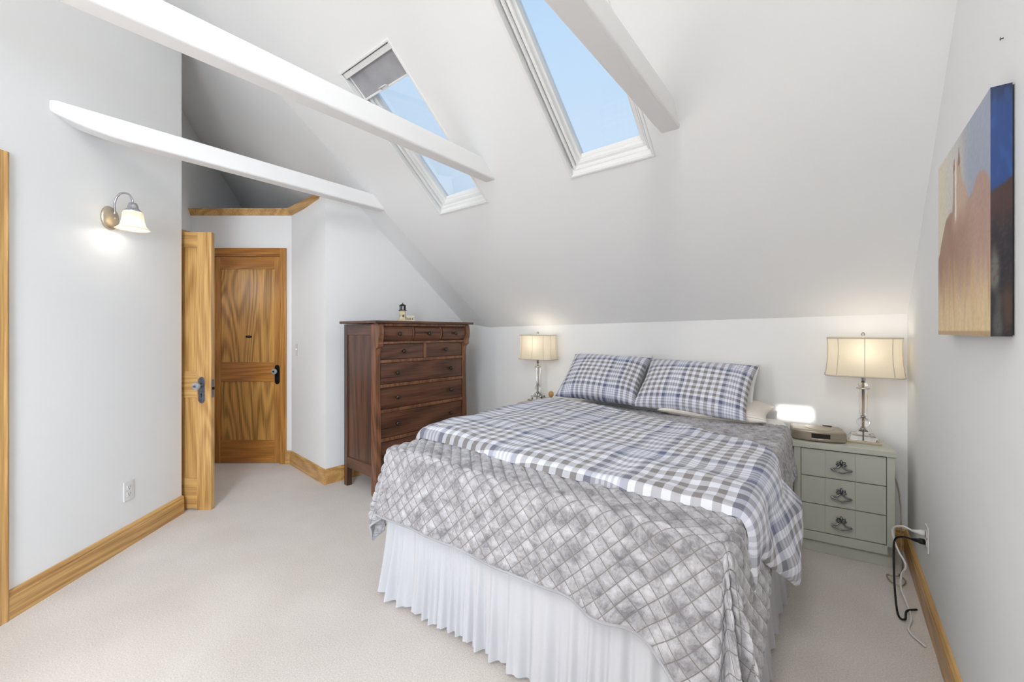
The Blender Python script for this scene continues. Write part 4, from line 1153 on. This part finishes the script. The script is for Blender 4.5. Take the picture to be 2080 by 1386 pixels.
pillow('plaid_pillow', .66, .47, .19, lean(-1.455, 3.025, .93, LA, math.radians(2), math.radians(-1)), 'plaid_small', 'blue grey plaid pillow sham nearer the dresser side of the bed', 'plaid pillow shams', 1, (.1, .02))
pillow('plaid_pillow', .73, .46, .19, lean(-.775, 3.015, .915, LA, math.radians(-2), math.radians(-1.5)), 'plaid_small', 'blue grey plaid pillow sham nearer the sage green nightstand', 'plaid pillow shams', 5, (.33, .04))
pillow('white_pillow', .64, .46, .12, lean(-1.485, 3.185, .922, math.radians(50), 0, 0), 'whitecloth', 'white pillow peeking out behind the plaid sham on the dresser side', 'white pillows behind the shams', 9)
pillow('white_pillow', .62, .46, .12, lean(-.725, 3.185, .885, math.radians(50), 0, 0), 'whitecloth', 'white pillow peeking out behind the plaid sham on the nightstand side', 'white pillows behind the shams', 12)
pillow('striped_pillow', .64, .42, .13, lean(-.64, 3.06, .775, math.radians(4), 0, 0), 'stripe', 'cream pillow with fine stripes lying flat under the right plaid sham', None, 15)

# small brown object behind the left sham
q = Vector((-1.955, 3.06, NH))
bo = empty('wooden_ornament', q, 0, 'small brown wooden ornament on the far nightstand, half hidden by the plaid sham', 'ornament')
a = MB(); a.lathe([(.02, 0), (.022, .006), (.010, .016), (.012, .06), (.008, .075)], 16); a.build('stem', M['walnut_edge'], bo)
a = MB(); a.lathe([(.008, .074), (.020, .085), (.024, .102), (.020, .118), (.008, .128), (0, .130)], 16); a.build('ball', M['oak_z'], bo)

# ================================================================== CORDS
def cord(name, pts, r, mat, label, plug=None):
    t = empty(name, pts[0], 0, label, 'cord'); o0 = Vector(pts[0])
    a = MB(); a.tube([p_ - o0 for p_ in spline(pts, 8)], r, 8); a.build('cable', M[mat], t)
    if plug:
        x, y, z = plug
        a = MB(); a.tube([Vector((x, y, z)) - o0, Vector((x - .016, y, z)) - o0, Vector((x - .020, y, z)) - o0, Vector((x - .045, y, z)) - o0], [.013, .013, .010, .005], 10); a.build('plug', M[mat], t)
    return t
ox_ = XR - .0105
cord('white_power_cord', [(ox_ - .040, OUTY, .366), (ox_ - .075, OUTY + .02, .370), (ox_ - .105, OUTY + .06, .33), (ox_ - .090, OUTY + .05, .25), (ox_ - .062, OUTY + .02, .19), (ox_ - .075, OUTY + .04, .13), (ox_ - .075, OUTY + .05, .06), (ox_ - .060, OUTY + .02, .014), (ox_ - .055, OUTY - .10, .010), (ox_ - .075, OUTY - .22, .010), (ox_ - .035, OUTY - .30, .010)], .0042, 'plastic', 'white power cord looping from the outlet to the floor', (ox_, OUTY, .366))
cord('black_power_cord', [(ox_ - .040, OUTY, .326), (ox_ - .075, OUTY + .015, .322), (ox_ - .100, OUTY + .03, .29), (ox_ - .105, OUTY + .0, .20), (ox_ - .105, OUTY - .05, .08), (ox_ - .100, OUTY - .12, .013), (ox_ - .080, OUTY - .14, .013), (ox_ - .066, OUTY - .06, .013), (ox_ - .028, OUTY - .02, .014)], .0042, 'black', 'black power cord hanging from the outlet to the floor', (ox_, OUTY, .326))
cord('thin_grey_cord', [(.258, 3.330, .47), (.280, 3.325, .42), (.296, 3.30, .34), (.296, 3.24, .22), (.292, 3.20, .10), (.290, 3.10, .012), (.262, 2.97, .010), (.215, 2.95, .010), (.225, 2.88, .010), (.262, 2.86, .010), (.285, 2.93, .010), (.265, 2.99, .010)], .003, 'champagne', 'thin grey cord dropping behind the sage green nightstand and coiling on the carpet')
